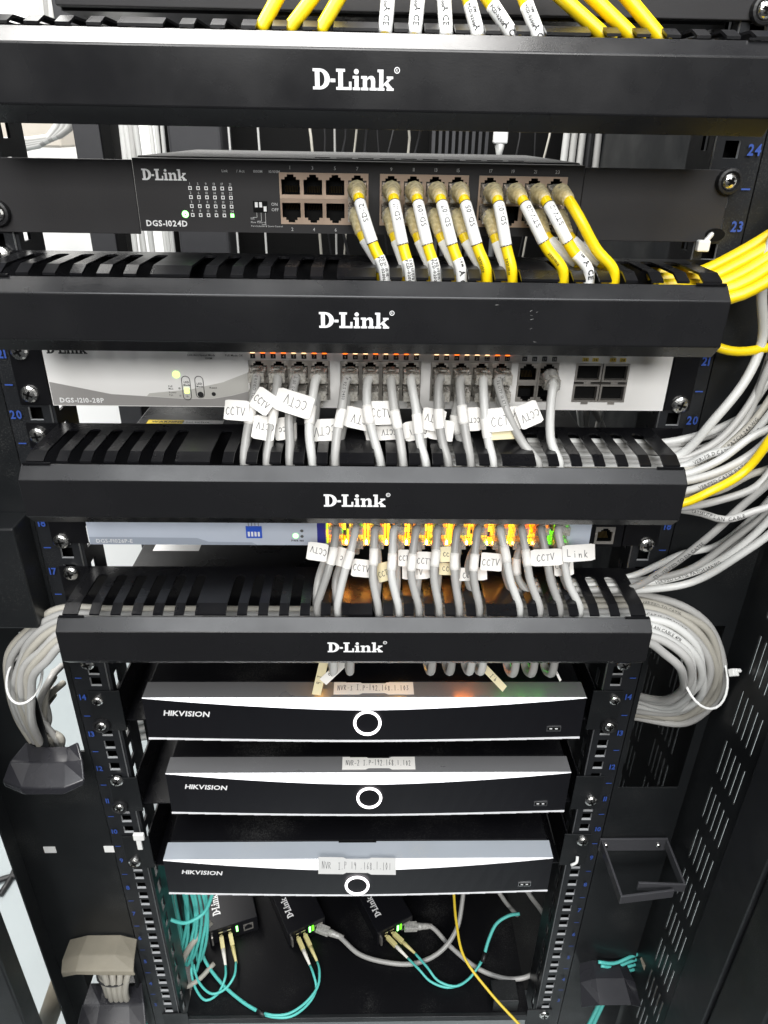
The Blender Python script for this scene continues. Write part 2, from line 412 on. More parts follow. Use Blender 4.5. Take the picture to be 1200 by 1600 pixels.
# ------------------------------------------------------------------ the rack cabinet
U = 44.45
rack = thing('server_rack', 'black open server rack cabinet with numbered rails holding all the equipment', 'server rack', (0, 0, -108))
def hole_rows(z0, z1):
    out = []; u = 1
    while u < 40:
        for k in (-15.875, 0, 15.875):
            z = u*U+k
            if z0+8 < z < z1-8: out.append(z)
        u += 1
    return out
def holed_strip(mb, a0, a1, h0, h1, zs, z0, z1, hh, f):
    """flat strip from a0 to a1 with holes h0..h1 at heights zs; f maps (a, z) to a point"""
    q = lambda x0, x1, b0, b1: mb.face(f(x0, b0), f(x1, b0), f(x1, b1), f(x0, b1))
    q(a0, h0, z0, z1); q(h1, a1, z0, z1); p = z0
    for z in zs: q(h0, h1, p, z-hh); p = z+hh
    q(h0, h1, p, z1)
def solid(o, t, off=1):
    s = o.modifiers.new('thickness', 'SOLIDIFY'); s.thickness = t*MM; s.offset = off; return o
RZ0, RZ1 = 40, 1330
for sgn in (-1, 1):
    mb = MB(); zs = hole_rows(RZ0, RZ1)
    mk = lambda a, z: Vector((sgn*a, 0, z))
    holed_strip(mb, 222, 252, 227.8, 237.4, zs, RZ0, RZ1, 4.9, mk)
    rail = mb.build('mounting_rail', ['rail_black', 'hole_rim_lit'], rack); sm_ = solid(rail, 2.6, 1 if sgn < 0 else -1).modifiers[0]; sm_.material_offset_rim = 1
    mb = MB(); mb.box(*sorted((sgn*224, sgn*250)), 16, 18, RZ0, RZ1); mb.build('hole_backing', 'deep', rail)  # added dark sheet behind the holes to keep them black
    mb = MB(); mk2 = lambda a, z: Vector((sgn*221.5, a, z)); holed_strip(mb, 2.5, 40, 10, 20, [z+8 for z in zs[::2]], RZ0, RZ1, 9, mk2)
    w_ = mb.build('rail_web', 'rail_black', rail); solid(w_, 2)
    mb = MB(); mb.box(sgn*252-1 if sgn < 0 else 251, -251 if sgn < 0 else 253, 2.5, 34, RZ0, RZ1); mb.build('rail_return', 'rail_black', rail)
    for u in range(3, 27):
        mb = MB(); text(mb, str(u), (sgn*246, -2.4, u*U-3), X_, Z_, 6.2, .5, True, sx=.85); mb.build('unit_number', 'blue_print', rail)
        mb = MB(); mb.face(*[(sgn*246+a, -2.4, u*U+22.2+b) for a, b in R(-2.8, 2.8, -.5, .5)]); mb.build('unit_mark', 'blue_print', rail)
    for z in zs:
        pass
# light on the hole lips is only the pale rim colour
# left baffle with two cable openings, right baffle with one
def baffle(name, x0, x1, opens, z0=20, z1=1330):
    mb = MB(); ys = sorted(opens); p = z0
    for a, b, xa, xb in ys:
        mb.box(x0, x1, 1, 3, p, a); mb.box(x0, xa, 1, 3, a, b); mb.box(xb, x1, 1, 3, a, b); p = b
    mb.box(x0, x1, 1, 3, p, z1); return mb.build(name, 'panel_black', rack)
bl = baffle('front_baffle', -349, -253.5, [(170, 262, -322, -262), (552, 692, -290, -258)])
mb = MB(); mb.box(-340, -256, -26, .8, 716, 808); mb.build('baffle_ledge', 'panel_black', bl, bevel=1.5)
mb = MB(); mb.box(-351, -349.2, -16, 30, 20, 1330); mb.build('baffle_fold', 'panel_black', bl)
for x, y in ((78, 1328), (172, 1327)):
    c = P(x, y, .4); mb = MB(); mb.box(c.x-6, c.x+6, .2, .9, c.z-4.5, c.z+4.5); mb.build('bright_cutout', 'tie', bl)  # white plates painted for the bright background through square cut-outs
br = baffle('front_baffle', 253.5, 327.5, [(500, 700, 258, 318)])
# right side panel with vent slots
sp = []
mb = MB(); xs_ = 331
ycols = [(-29-8.6*k) for k in range(5)]
def side(y0, y1, z0, z1): mb.box(xs_, xs_+1.5, y0, y1, z0, z1)
rows = [(613+58.6*k, 613+58.6*k+41) for k in range(-9, 12)]
yb = [(-29-8.6*4-1.4), ] 
def slot_bank(ya, yz, cols, wd=2.6):
    """panel piece between ya and yz with slot columns at cols"""
    cs = sorted(cols); p = ya
    for c in cs:
        side(p, c-wd/2, 0, 1330); q = 0
        for a, b in rows: side(c-wd/2, c+wd/2, q, a); q = b
        side(c-wd/2, c+wd/2, q, 1330); p = c+wd/2
    side(p, yz, 0, 1330)
slot_bank(-76, 12, ycols); slot_bank(12, 230, [50+9.5*k for k in range(5)]+[125+9.5*k for k in range(6)])
side(230, 800, 0, 1330)
mb.build('side_panel', 'panel_black', rack)
mb = MB(); mb.box(327.8, 340, -128, -77, 0, 1330); mb.build('corner_post', 'rail_black', rack, bevel=2)
mb = MB(); mb.box(329, 352, -185, -130, 0, 1330); mb.build('door_frame', 'panel_black', rack, bevel=3)
# rear frame, roof, base
mb = MB(); mb.box(-405, -368, 640, 690, 0, 1330); mb.build('rear_post', 'rear_grey', rack, bevel=2)
mb = MB(); mb.box(-366, -352, 640, 690, 0, 1330); mb.build('rear_post', 'deep', rack)
mb = MB(); mb.box(-318, 331, 760, 764, 0, 1330); mb.build('rear_door', 'deep', rack)
mb = MB(); mb.box(-349, 331, 60, 758, 20, 40); mb.build('base_plate', 'panel_black', rack)
mb = MB(); mb.box(-349, -330, 30, 60, -105, 20); mb.build('base_leg', 'rail_black', rack)
mb = MB(); mb.box(-222, -219, 60, 110, 40, 560); mb.build('side_brace', 'panel_black', rack)
# ---- cable pass-through tongues
def tongue(name, m, label, rowsdef):
    mb = MB()
    for a, b in zip(rowsdef, rowsdef[1:]):
        for i in range(len(a)-1): mb.face(a[i], a[i+1], b[i+1], b[i])
    o = mb.build(name, m, bl, smooth=False); weld(o); solid(o, 3.0); bv = o.modifiers.new('round', 'BEVEL'); bv.width = 2.6*MM; bv.segments = 3; bv.limit_method = 'ANGLE'; bv.angle_limit = math.radians(14); o['label'] = label; return o
tongue('cable_lip', 'tongue_grey', 'glossy dark plastic lip below the upper cable opening',
       [[(-309, 0, 566), (-302, 0, 560), (-272, 0, 560), (-262, 0, 566)],
        [(-318, -18, 560), (-300, -18, 558), (-268, -18, 558), (-252, -18, 560)],
        [(-322, -30, 548), (-303, -36, 546), (-264, -36, 546), (-248, -30, 549)],
        [(-320, -32, 543), (-301, -37, 538), (-266, -37, 538), (-250, -31, 543)]])
tongue('cable_lip', 'tongue_tan', 'dusty tan lip above the lower cable opening',
       [[(-326, 0, 262), (-304, 0, 270), (-268, 0, 270), (-250, 0, 262)],
        [(-327, -22, 260), (-306, -22, 269), (-268, -22, 269), (-247, -22, 262)],
        [(-324, -34, 257), (-306, -36, 264), (-266, -36, 263), (-245, -34, 259)],
        [(-323, -35, 250), (-306, -37, 258), (-266, -37, 256), (-244, -35, 252)]])
tongue('cable_lip', 'tongue_grey', 'dark plastic lip below the lower cable opening',
       [[(-318, 0, 176), (-304, 0, 170), (-270, 0, 170), (-258, 0, 176)],
        [(-322, -20, 168), (-302, -20, 166), (-268, -20, 166), (-250, -20, 168)],
        [(-326, -40, 150), (-303, -44, 148), (-262, -44, 148), (-244, -40, 152)]])
for xs in ((-323, -320), (-263, -260)):
    mb = MB(); mb.box(xs[0], xs[1], -4, 46, 168, 262); mb.build('opening_cheek', 'panel_black', bl)
mb = MB(); mb.box(-322, -262, 46, 48, 168, 262); mb.build('opening_back', 'panel_black', bl)

# ---- cable ring on the right baffle
ring = thing('cable_ring', 'black steel cable ring with open front screwed to right baffle', 'cable ring', (286, 0, 413))
def strap(mb, pts, z0, z1, t):
    for a, b in zip(pts, pts[1:]):
        a, b = Vector((*a, 0)), Vector((*b, 0)); d = (b-a).normalized(); n = Vector((-d.y, d.x, 0))*t/2; a = a-d*t*.5; b = b+d*t*.48
        mb.obox((a+b)/2+Vector((0, 0, (z0+z1)/2)), d, n.normalized(), Z_, (b-a).length/2, t/2, (z1-z0)/2)
mb = MB(); strap(mb, [(252, -1.6), (321, -1.6)], 411, 429, 2.2); mb.build('base_strip', 'ring_steel', ring, bevel=.5)
mb = MB(); strap(mb, [(321, -4), (320, -52)], 417, 428, 2.4); strap(mb, [(320, -52.1), (276, -50)], 417.2, 427.8, 2.4); mb.build('hook', 'ring_steel', ring, bevel=.5)
mb = MB(); strap(mb, [(253, -4), (254, -64)], 417, 428, 2.4); strap(mb, [(254, -64.1), (306, -58)], 417.2, 427.8, 2.4); mb.build('hook', 'ring_steel', ring, bevel=.5)
for x in (258, 313): o = share(SCREW_DARK, 'screw', ring, (x, -2.8, 420)); o.scale = (.5,)*3

# ------------------------------------------------------------------ cable managers
PITCHS = [s*(15.5*k) for s in (-1, 1) for k in (1, 2, 3, 4, 5, 6, 8, 9, 10, 11, 12, 13)]
SLOTS = sorted(PITCHS)
def duct_plate(mb, z, dz, up=1):
    """slotted top (or bottom) of a duct: fingers from the back plate forward"""
    t = 1.4*up; hw = 4.1
    def seg(x0, x1, y0, y1):
        mb.box(x0, x1, y0, y1, min(z, z-t), max(z, z-t))
    seg(-217, 217, -12, -1.6)
    edges = [-217] + sum([[s-hw, s+hw] for s in SLOTS], []) + [217]
    for i in range(0, len(edges), 2):
        a, b = edges[i], edges[i+1]
        seg(a, b, -51, -12.0)
        zt, zb = z, z-dz*up
        prof = [(-51, zt), (-60.2, zb), (-60.2, zb-t), (-51, zt-t)]
        if up < 0: prof = prof[::-1]
        mb.prism_x(prof, a+.02, b-.02)
    for s in SLOTS:       # rounded slot ends
        pts = [(s-hw, -12.0)] + [(s+hw*math.cos(q), -14.5+hw*.6*math.sin(q)) for q in (math.pi*(1-k/6) for k in range(7))] + [(s+hw, -12.0)]
        a = [(x, min(y, -12.02)) for x, y in pts]
        for side_ in (-1, 1):
            c = [(s+side_*hw, -12.02), (s+side_*hw, -15.5), (s+side_*hw*.86, -13.8), (s+side_*hw*.5, -12.5), (s+side_*.2, -12.02)]
            mb.plate([(u, v) for u, v in c] if side_ > 0 else c[::-1], (0, 0, z-t if up > 0 else z), X_, Y_, 1.38 if up > 0 else 1.38)
def manager(ct, label, xoff=0.):
    r = thing('cable_manager', label, 'cable manager', (xoff, 0, ct-44), 'slotted cable managers with printed covers')
    mb = MB(); mb.box(-241+xoff, 241+xoff, -1.6, -.2, ct-40.5, ct+5.3); mb.build('back_plate', 'black', r)
    mb = MB(); duct_plate(mb, ct+5.3, 3.6, 1); d = mb.build('slotted_top', 'black', r)
    mb = MB(); duct_plate(mb, ct-40.4, 2.2, -1); mb.build('slotted_bottom', 'black', r)
    mb = MB(); o_ = [(-60.6, ct), (-69.6, ct-8.0), (-69.6, ct-35), (-60.6, ct-44)]; i_ = [(-60.6, ct-2), (-68.1, ct-8.7), (-68.1, ct-34.4), (-60.6, ct-42)]
    mb.prism_x(o_+i_[::-1], -220.5+xoff, 220.5+xoff)
    c = mb.build('cover', 'powder', r, bevel=.7)
    mb = MB(); logo(mb, (-21.8, -69.85, ct-26), X_, Z_, 9.2, 41.5); l = mb.build('logo', 'white_print', c); l['label'] = 'white D-Link lettering'
    for s in (-1, 1):
        mb = MB(); mb.box(s*210-9+xoff, s*210+9+xoff, -62.4, -60.8, ct-.1, ct+.9); mb.build('hinge_clip', 'black', c)
    return r
M = {1: manager(1117.6, 'top cable manager with white upper edge and yellow patch cables dropping in'),
     2: manager(996.1, 'scratched cable manager below the dark switch, yellow cables entering its slots'),
     3: manager(877.0, 'cable manager below the silver switch with CCTV cables in its slots'),
     4: manager(754.1, 'lowest cable manager, directly above the three video recorders')}
screw(M[2], 3, 400); screw(M[3], 60, 680); screw(M[4], 111, 895)
screw(M[4], 137, 1036, Y=-.5); screw(M[4], 974, 1037, Y=-.5)
# scratches on the second cover
mb = MB(); rr = random.Random(3)
for k in range(7):
    x, z = (rr.gauss(103, 2.5), rr.uniform(963, 984)) if k < 6 else (rr.uniform(60, 90), 984.6); l = rr.uniform(.5, 2.2); a = rr.uniform(-.5, .9)
    d = Vector((math.cos(a), 0, math.sin(a))); n = Vector((-d.z, 0, d.x))*rr.uniform(.06, .16)
    p = Vector((x, -69.85-.01*k, z)); mb.face(p-n, p+d*l-n*.3, p+d*l+n*.3, p+n)
mb.build('scratch', 'led_off', [c for c in M[2].children if c.name.startswith('cover')][0])

# ------------------------------------------------------------------ ports
def jack_mesh(name, w, h, ow, oh, up, shield):
    """one RJ45 socket; local origin at its centre on the front face, depth along +Y"""
    mb = MB(); W, H, a, b = w/2, h/2, ow/2, oh/2; s = 1 if up else -1
    z = lambda v: v*s
    def q(x0, x1, z0, z1, y=0):
        mb.face((x0, y, z0), (x1, y, z0), (x1, y, z1), (x0, y, z1))
    cz = -.8*s; n1, n2 = a*.62, a*.36
    lo, hi = cz-b, cz+b; top = [(n1, 1.5), (n2, 3.0)]
    body = min(lo, hi), max(lo, hi)
    q(-W, -a, -H, H); q(a, W, -H, H)
    if up:
        q(-a, a, -H, lo); q(-a, -n1, hi, H); q(n1, a, hi, H); q(-n1, -n2, hi+1.5, H); q(n2, n1, hi+1.5, H); q(-n2, n2, hi+2.9, H)
    else:
        q(-a, a, hi, H); q(-a, -n1, -H, lo); q(n1, a, -H, lo); q(-n1, -n2, -H, lo-1.5); q(n2, n1, -H, lo-1.5); q(-n2, n2, -H, lo-2.9)
    # rims
    mb.mi = 0
    for x in (-a, a): mb.face((x, 0, lo), (x, 2.2, lo), (x, 2.2, hi), (x, 0, hi))
    zz = lo if up else hi; mb.face((-a, 0, zz), (a, 0, zz), (a, 2.2, zz), (-a, 2.2, zz))
    # outer edges
    for x in (-W, W): mb.face((x, 0, -H), (x, 3, -H), (x, 3, H), (x, 0, H))
    for v in (-H, H): mb.face((-W, 0, v), (W, 0, v), (W, 3, v), (-W, 3, v))
    mb.mi = 1; e = (hi+3, ) if up else (lo-3, )
    z0, z1 = (lo, hi+2.9) if up else (lo-2.9, hi)
    for x in (-a-.01, a+.01): mb.face((x, 2.2, z0), (x, 11, z0), (x, 11, z1), (x, 2.2, z1))
    mb.face((-a, 11, z0), (a, 11, z0), (a, 11, z1), (-a, 11, z1))
    for v in (z0, z1): mb.face((-a, .3, v), (a, .3, v), (a, 11, v), (-a, 11, v))
    mb.mi = 2
    for k in range(8):
        x = -a*.62 + k*a*1.24/7; zb = lo+1.2 if up else hi-1.2; zt = lo+4.6 if up else hi-4.6
        mb.face((x-.22, 3.5, zb), (x+.22, 3.5, zb), (x+.22, 8.5, zt), (x-.22, 8.5, zt))
    # spring tabs
    mb.mi = 0
    for x in (-W+.5, W-.5): mb.box(x-.25, x+.25, -.55, -.05, -1.8, 1.8)
    o = mb.build(name, [shield, 'deep', 'gold'], local=True); me = o.data; bpy.data.objects.remove(o); return me
def plug_mesh(clearmat, boot=False):
    """modular plug; origin at its front face, body to -Y (towards the viewer), latch on +Z"""
    mb = MB(); mb.mi = 0
    mb.box(-5.5, 5.5, -11, 6, -4.4, 2.6); mb.box(-4.9, 4.9, -11.6, -11.02, -3.6, 2.2)
    mb.plate([(-2.6, 0), (2.6, 0), (2.6, 16), (1.9, 17), (-1.9, 17), (-2.6, 16)], (0, 4, 3.6), X_, Vector((0, -.985, .17)), .9)
    mb.mi = 1
    for k in range(8):
        x = -3.6+k*1.03; mb.box(x-.3, x+.3, -9, 5, -1.2, -.6)
    o = mb.build('plug', [clearmat, 'steel_shield'], local=True); me = o.data; bpy.data.objects.remove(o); return me
PLUG = plug_mesh('plug_clear')
J1U, J1D = jack_mesh('port', 13.9, 14.9, 11.6, 8.6, True, 'copper_shield'), jack_mesh('port', 13.9, 14.9, 11.6, 8.6, False, 'copper_shield')
J2U, J2D = jack_mesh('port', 14.2, 14.2, 11.6, 8.6, True, 'steel_shield'), jack_mesh('port', 14.2, 14.2, 11.6, 8.6, False, 'steel_shield')
J3U, J3D = jack_mesh('port', 15.7, 14.2, 11.8, 8.6, True, 'steel_shield'), jack_mesh('port', 15.7, 14.2, 11.8, 8.6, False, 'steel_shield')
JL = jack_mesh('port', 15.5, 15.5, 11.8, 8.8, True, 'steel_shield')
def flat(parent, name, m, poly, Y):
    mb = MB(); mb.face(*[(a, Y, b) for a, b in poly]); return mb.build(name, m, parent)
def words(parent, name, m, items, Y):
    mb = MB()
    for s, x, z, h, al, bold in items: text(mb, s, (x, Y, z), X_, Z_, h, al, bold)
    return mb.build(name, m, parent)
def panel_around(parent, name, m, x0, x1, z0, z1, cuts, y0, y1, bevel=.4):
    """front panel as boxes around rectangular cut-outs that share one height"""
    ca, cb = cuts[0][2], cuts[0][3]; mb = MB()
    mb.box(x0, x1, y0, y1, cb, z1); mb.box(x0, x1, y0, y1, z0, ca); p = x0
    for a, b, _, _ in sorted(cuts): mb.box(p, a, y0, y1, ca, cb); p = b
    mb.box(p, x1, y0, y1, ca, cb); return mb.build(name, m, parent)
def ear(parent, x0, x1, z0, z1, m='black', Y=-2.2):
    mb = MB(); mb.box(x0, x1, Y, Y+1.6, z0, z1); return mb.build('rack_ear', m, parent, bevel=.4)

# ---- dark desktop-width switch
s1 = thing('network_switch', 'dark 24-port switch with long blank ears and yellow patch cables', 'network switch', (0, 60, 1014))
C1 = [-41.9, -28.0, -14.1, -.2, 20.9, 34.8, 48.7, 62.6, 83.0, 96.9, 110.8, 124.7]
cuts = [(-48.9, 6.8, 1020, 1049.9), (13.9, 69.6, 1020, 1049.9), (76, 131.7, 1020, 1049.9)]
panel_around(s1, 'front_panel', 'face_dark', -138.5, 141.5, 1014.5, 1056.5, cuts, -3, 12)
mb = MB(); mb.box(-139.5, 142.5, 12.2, 190, 1014, 1057.4); body = mb.build('chassis', 'chassis', s1, bevel=.8)
for k in range(10):
    mb = MB(); mb.box(-28+k*14, -18+k*14, 22, 24.5, 1057.3, 1057.8); mb.build('vent_slot', 'deep', body)
ear(s1, -241, -139.2, 1012.5, 1055.5, 'face_dark'); e_ = ear(s1, 142.2, 236, 1012.5, 1055.5, 'face_dark')
for i, x in enumerate(C1):
    share(J1U, 'port', s1, (x, -3.4, 1042.4)); share(J1D, 'port', s1, (x, -3.4, 1027.4))
fy = -3.25
o = MB(); logo(o, (-133.5, fy, 1044.2), X_, Z_, 6.4, 27.5, False); o.build('logo', 'white_print', s1)
words(s1, 'model_lettering', 'white_print', [('DGS-1024D', -134.5, 1017.6, 3.4, 0, True)], fy)
words(s1, 'panel_lettering', 'grey_print', [('Link', -84, 1049.4, 1.5, 0, False), ('/ Act', -75, 1049.4, 1.5, 0, False), ('1000M', -64.5, 1049.4, 1.5, 0, False), ('10/100M', -55, 1049.4, 1.5, 0, False),
    ('ON', -54.5, 1030.6, 1.8, 0, False), ('OFF', -54.5, 1027.4, 1.8, 0, False), ('EEE', -68, 1022.4, 1.1, 0, False), ('Flow Control', -68, 1020.2, 1.1, 0, False), ('Port Isolation & Storm Control', -68, 1018, 1.0, 0, False)]
    + [(str(2*i+1), C1[i], 1051.6, 2.0, .5, False) for i in range(12)] + [(str(2*i+2), C1[i], 1015.9, 2.0, .5, False) for i in range(3)]
    + [(str(k*4+j+1), -104.6+k*5.0, 1041.9-j*5.2, 1.4, .5, False) for k in range(6) for j in range(4)], fy)
for k in range(6):
    for j in range(4):
        x, z = -104.6+k*5.0, 1040.1-j*5.2; on = (k == 5 and j == 3)
        mb = MB(); mb.box(x-1.05, x+1.05, fy-.12, fy+.1, z-1.05, z+1.05); q = mb.build('port_light_or_glow', 'led_green' if on else 'white_print', s1)
        if not on: mb = MB(); mb.face(*[(x+a, fy-.16, z+b) for a, b in R(-.55, .55, -.55, .55)]); mb.build('light_hole', 'deep', q)
mb = MB(); mb.disc((-109.2, fy-.05, 1024.9), X_, Z_, 2.1, 20, 1.35); mb.box(-109.5, -108.9, fy-.1, fy-.02, 1024.9, 1026.6); mb.disc((-109.2, fy-.04, 1024.9), X_, Z_, 1.3, 16, .6)
mb.build('power_light', 'led_green', s1)
mb = MB(); mb.box(-66, -57, fy-.25, fy+.1, 1026.6, 1033.2); dip = mb.build('dip_switch', 'deep', s1)
for k in range(3): mb = MB(); mb.box(-64.8+k*2.7, -63+k*2.7, fy-.7, fy-.26, (1029.6, 1029.6, 1027.2)[k], (1032.6, 1032.6, 1030.2)[k]); mb.build('lever', 'white_print', dip)
mb = MB()
for a, b in ((-64, 1023.6), (-61.3, 1021.4), (-58.6, 1019.3)): mb.box(a-.12, a+.12, fy-.03, fy+.02, b, 1026.4); mb.box(a-2.6, a-.13, fy-.03, fy+.02, b-.12, b+.12)
mb.build('leader_lines', 'grey_print', s1)
screw(s1, 1137, 283, True); screw(s1, -2, 332, True)
mb = MB(); c = P(1117, 367, -2.4); mb.plate([(a*6.5, b*4.) for a, b in arc(0, 0, 1, 1, 0, 345, 23)], c, X_, Z_, .3); mb.build('ear_slot', 'deep', s1)

# ---- silver switch
s2 = thing('network_switch', 'silver-grey 28-port switch packed with CCTV cables', 'network switch', (2, 60, 896))
C2 = [-69.4, -55.2, -41.0, -26.8, -5.2, 9.0, 23.2, 37.4, 58.6, 72.8, 87.0, 101.2]; CX = [120.4, 134.8]
cuts = [(-76.6, -19.6, 902.6, 931.2), (-12.4, 44.6, 902.6, 931.2), (51.4, 108.4, 902.6, 931.2), (113.2, 142, 902.6, 931.2), (154, 192.5, 902.6, 931.2)]
panel_around(s2, 'front_panel', 'face_silver', -217.5, 222, 896.5, 941, cuts, -3, 12)
mb = MB(); mb.box(-218, 222.5, 12.2, 250, 896, 941.4); mb.build('chassis', 'black', s2)
ear(s2, -241, -219, 896.5, 940.5); ear(s2, 223.5, 242, 896.5, 940.5)
for x in C2: share(J2U, 'port', s2, (x, -3.4, 924.0)); share(J2D, 'port', s2, (x, -3.4, 909.7))
for x in CX: share(J2U, 'port', s2, (x, -3.4, 924.0)); share(J2D, 'port', s2, (x, -3.4, 909.7))
for x in (163.5, 183):
    for z in (924.4, 909.4):
        mb = MB()
        mb.box(x-9.4, x+9.4, -3.3, 10, z+5.2, z+6.6); mb.box(x-9.4, x+9.4, -3.3, 10, z-6.6, z-5.2); mb.box(x-9.4, x-8, -3.3, 10, z-5.18, z+5.18); mb.box(x+8, x+9.4, -3.3, 10, z-5.18, z+5.18)
        mb.mi = 1; mb.box(x-7.98, x+7.98, 1.2, 9, z-5.16, z+5.16); mb.mi = 0; mb.box(x-2.5, x+2.5, -3.6, -1.5, z-8.2, z-6.7)
        mb.build('fibre_port', ['steel_shield', 'deep'], s2)
fy2 = -3.2
o = MB(); logo(o, (-214.5, fy2, 934.2), X_, Z_, 6.2, 28, False); o.build('logo', 'black_print', s2)
mb = MB(); lo = [(-217, 897), (-77.5, 897)]; top = [(-77.5, 908.5), (-90, 905), (-104, 902.6), (-125, 902.4), (-150, 904), (-175, 905.4), (-195, 909.5), (-217, 914)]
mb.face(*[(a, fy2+.08, b) for a, b in lo+top]); mb.build('grey_band', 'face_swoosh', s2)
mb = MB(); mb.face(*[(a, fy2+.04, b) for a, b in [(-77.5, 908.7), (-77.5, 922), (-95, 915), (-118, 909.5), (-148, 906.3), (-150, 904.2), (-125, 902.6), (-104, 902.8), (-90, 905.2)]]); mb.build('pale_band', 'face_swoosh_pale', s2)
words(s2, 'model_lettering', 'white_print', [('DGS-1210-28P', -212, 899, 3.4, 0, True)], fy2-.05)
words(s2, 'panel_lettering', 'black_print', [('Power', -134, 906.5, 1.3, 0, False), ('Fan', -134, 904.6, 1.3, 0, False), ('PoE', -134, 911, 1.3, 0, False), ('Max', -134, 909.2, 1.3, 0, False), ('LED', -122.8, 914, 1.4, 0, True), ('Mode', -123.2, 912, 1.3, 0, True), ('LED', -113.8, 913, 1.4, 0, True), ('Mode', -114.2, 911, 1.3, 0, True), ('Reset', -105, 910.2, 1.3, 0, True),
    ('Link/Act/Speed Mode', -118, 933.6, 1.4, 0, False), ('1000M', -106, 931.4, 1.3, 0, False), ('PoE Mode OK', -92, 933.6, 1.4, 0, False)], fy2-.02)
for x, m in ((-121.3, 'black_print'), (-112, 'black_print')):
    mb = MB(); lo_ = 902 if x < -120 else 903.6
    path = [(x+2.9*math.cos(math.radians(a)), fy2-.15, (916.3 if s > 0 else lo_+2.6)+2.9*math.sin(math.radians(a))) for s, rng in ((1, range(0, 181, 20)), (-1, range(180, 361, 20))) for a in rng]
    mb.tube(path+[path[0]], .22, 5); mb.build('button_outline', m, s2)
mb = MB(); mb.disc((-111.8, fy2-.2, 905.8), X_, Z_, 2.1, 20); mb.build('mode_button', 'black_print', s2)
mb = MB(); mb.disc((-102.5, fy2-.2, 906.2), X_, Z_, 1.5, 18); mb.build('reset_button', 'black_print', s2)
mb = MB(); mb.disc((-127.5, fy2-.2, 920.2), X_, Z_, 2.4, 20, 1.7); mb.disc((-127.5, fy2-.22, 920.2), X_, Z_, 1.6, 18); mb.build('power_light', 'led_lime', s2)
mb = MB(); mb.box(-122.9, -119.7, fy2-.2, fy2+.02, 906.6, 910.6); mb.build('mode_light', 'led_lime', s2)
for x, z in ((-121.3, 904.4), (-126.3, 910.2), (-126.3, 904.8)):
    mb = MB(); mb.disc((x, fy2-.2, z), X_, Z_, .8, 12); mb.build('mode_light', 'led_off', s2)
pitch = 7.1
nums = []
for bx, n0, n1, c0 in ((-73, 1, 8, 0), (-8.8, 9, 16, 0), (55, 17, 24, 0)):
    for k in range(8):
        x = bx+k*pitch; n = n0+k
        mb = MB(); mb.box(x-1.7, x+1.7, fy2-.05, fy2+.02, 932.4, 935.6); mb.build('port_number_tile', 'black_print', s2)
        nums.append((str(n), x, 933.1, 1.7, .5, False))
        mb = MB(); mb.plate([(-1.5, 0), (1.5, 0), (1.1, 1.6), (-1.1, 1.6)], (x, fy2-.1, 936.4), X_, Z_, .5); mb.build('port_light_or_glow', random.choice(['led_orange', 'led_pale', 'led_pale']), s2)
for k, x in enumerate((117, 124, 131, 138)):
    mb = MB(); mb.box(x-1.7, x+1.7, fy2-.05, fy2+.02, 932.4, 935.6); mb.build('port_number_tile', 'black_print', s2); nums.append((str(25+k), x, 933.1, 1.7, .5, False))
for k, x in enumerate((160, 167, 179.5, 186.5)):
    mb = MB(); mb.box(x-2.2, x+2.2, fy2-.05, fy2+.02, 932.6, 935.2); mb.build('port_number_tile', 'yellow_print', s2)
words(s2, 'port_numbers', 'grey_print', nums, fy2-.09)
words(s2, 'port_numbers', 'black_print', [(str(25+k), x, 933, 1.7, .5, True) for k, x in enumerate((160, 167, 179.5, 186.5))], fy2-.09)
screw(s2, 31, 548); screw(s2, 47, 615); screw(s2, 1062, 632)

# ---- blue-grey switch
s3 = thing('network_switch', 'blue-grey switch with glowing orange ports above lowest cable manager', 'network switch', (0, 60, 781))
C3 = [-17.2+15.92*k for k in range(12)]
cuts = [(-25.2, 166, 783.2, 812), (188.5, 204.5, 783.2, 812)]
panel_around(s3, 'front_panel', 'face_blue', -211.5, 185, 781.5, 825, cuts[:1], -3, 12)
panel_around(s3, 'end_panel', 'black', 185.3, 211, 781.5, 825, [(188.4, 204.6, 783.8, 799.6)], -3, 12)
mb = MB(); mb.box(-212, 211.5, 12.2, 245, 781, 825.4); ch3 = mb.build('chassis', 'black', s3, bevel=.8)
c = P(281, 663, Z=825.6)
mb = MB(); mb.face(*[(c.x+a, c.y+b, 825.7) for a, b in R(-32, 40, -11, 11)]); st = mb.build('sticker', 'sticker_white', ch3)
mb = MB(); mb.face(*[(c.x+a, c.y+b, 825.8) for a, b in R(-32, 2, -11, 11)]); mb.build('warning_patch', 'sticker_yellow', st)
mb = MB(); text(mb, 'WARNING', (c.x-28, c.y+4, 825.95), X_, Y_, 4, 0, True); text(mb, 'hot surface', (c.x+5, c.y+4, 825.95), X_, Y_, 3); text(mb, 'do not open', (c.x+5, c.y-2, 825.95), X_, Y_, 3)
for q in (-12,): mb.face((c.x-20, c.y-7, 825.95), (c.x-12, c.y-7, 825.95), (c.x-16, c.y+1, 825.95))
mb.build('sticker_lettering', 'black_print', st)
ear(s3, -241, -213, 781.5, 825); ear(s3, 212.5, 241, 781.5, 825)
for x in C3: share(J3U, 'port', s3, (x, -3.4, 804.7)); share(J3D, 'port', s3, (x, -3.4, 790.4))
share(JL, 'port', s3, (196.5, -3.3, 791.7))
flat(s3, 'blue_stripe', 'stripe_blue', R(-32.2, -25.6, 781.8, 824), -3.2)
flat(s3, 'grey_band', 'face_blue_dark', [(-211, 781.8), (-80, 781.8), (-84, 784), (-118, 784.4), (-127, 787.8), (-211, 788.4)], -3.2)
words(s3, 'model_lettering', 'white_print', [('DGS-F1026P-E', -206, 783.2, 3.3, 0, False)], -3.3)
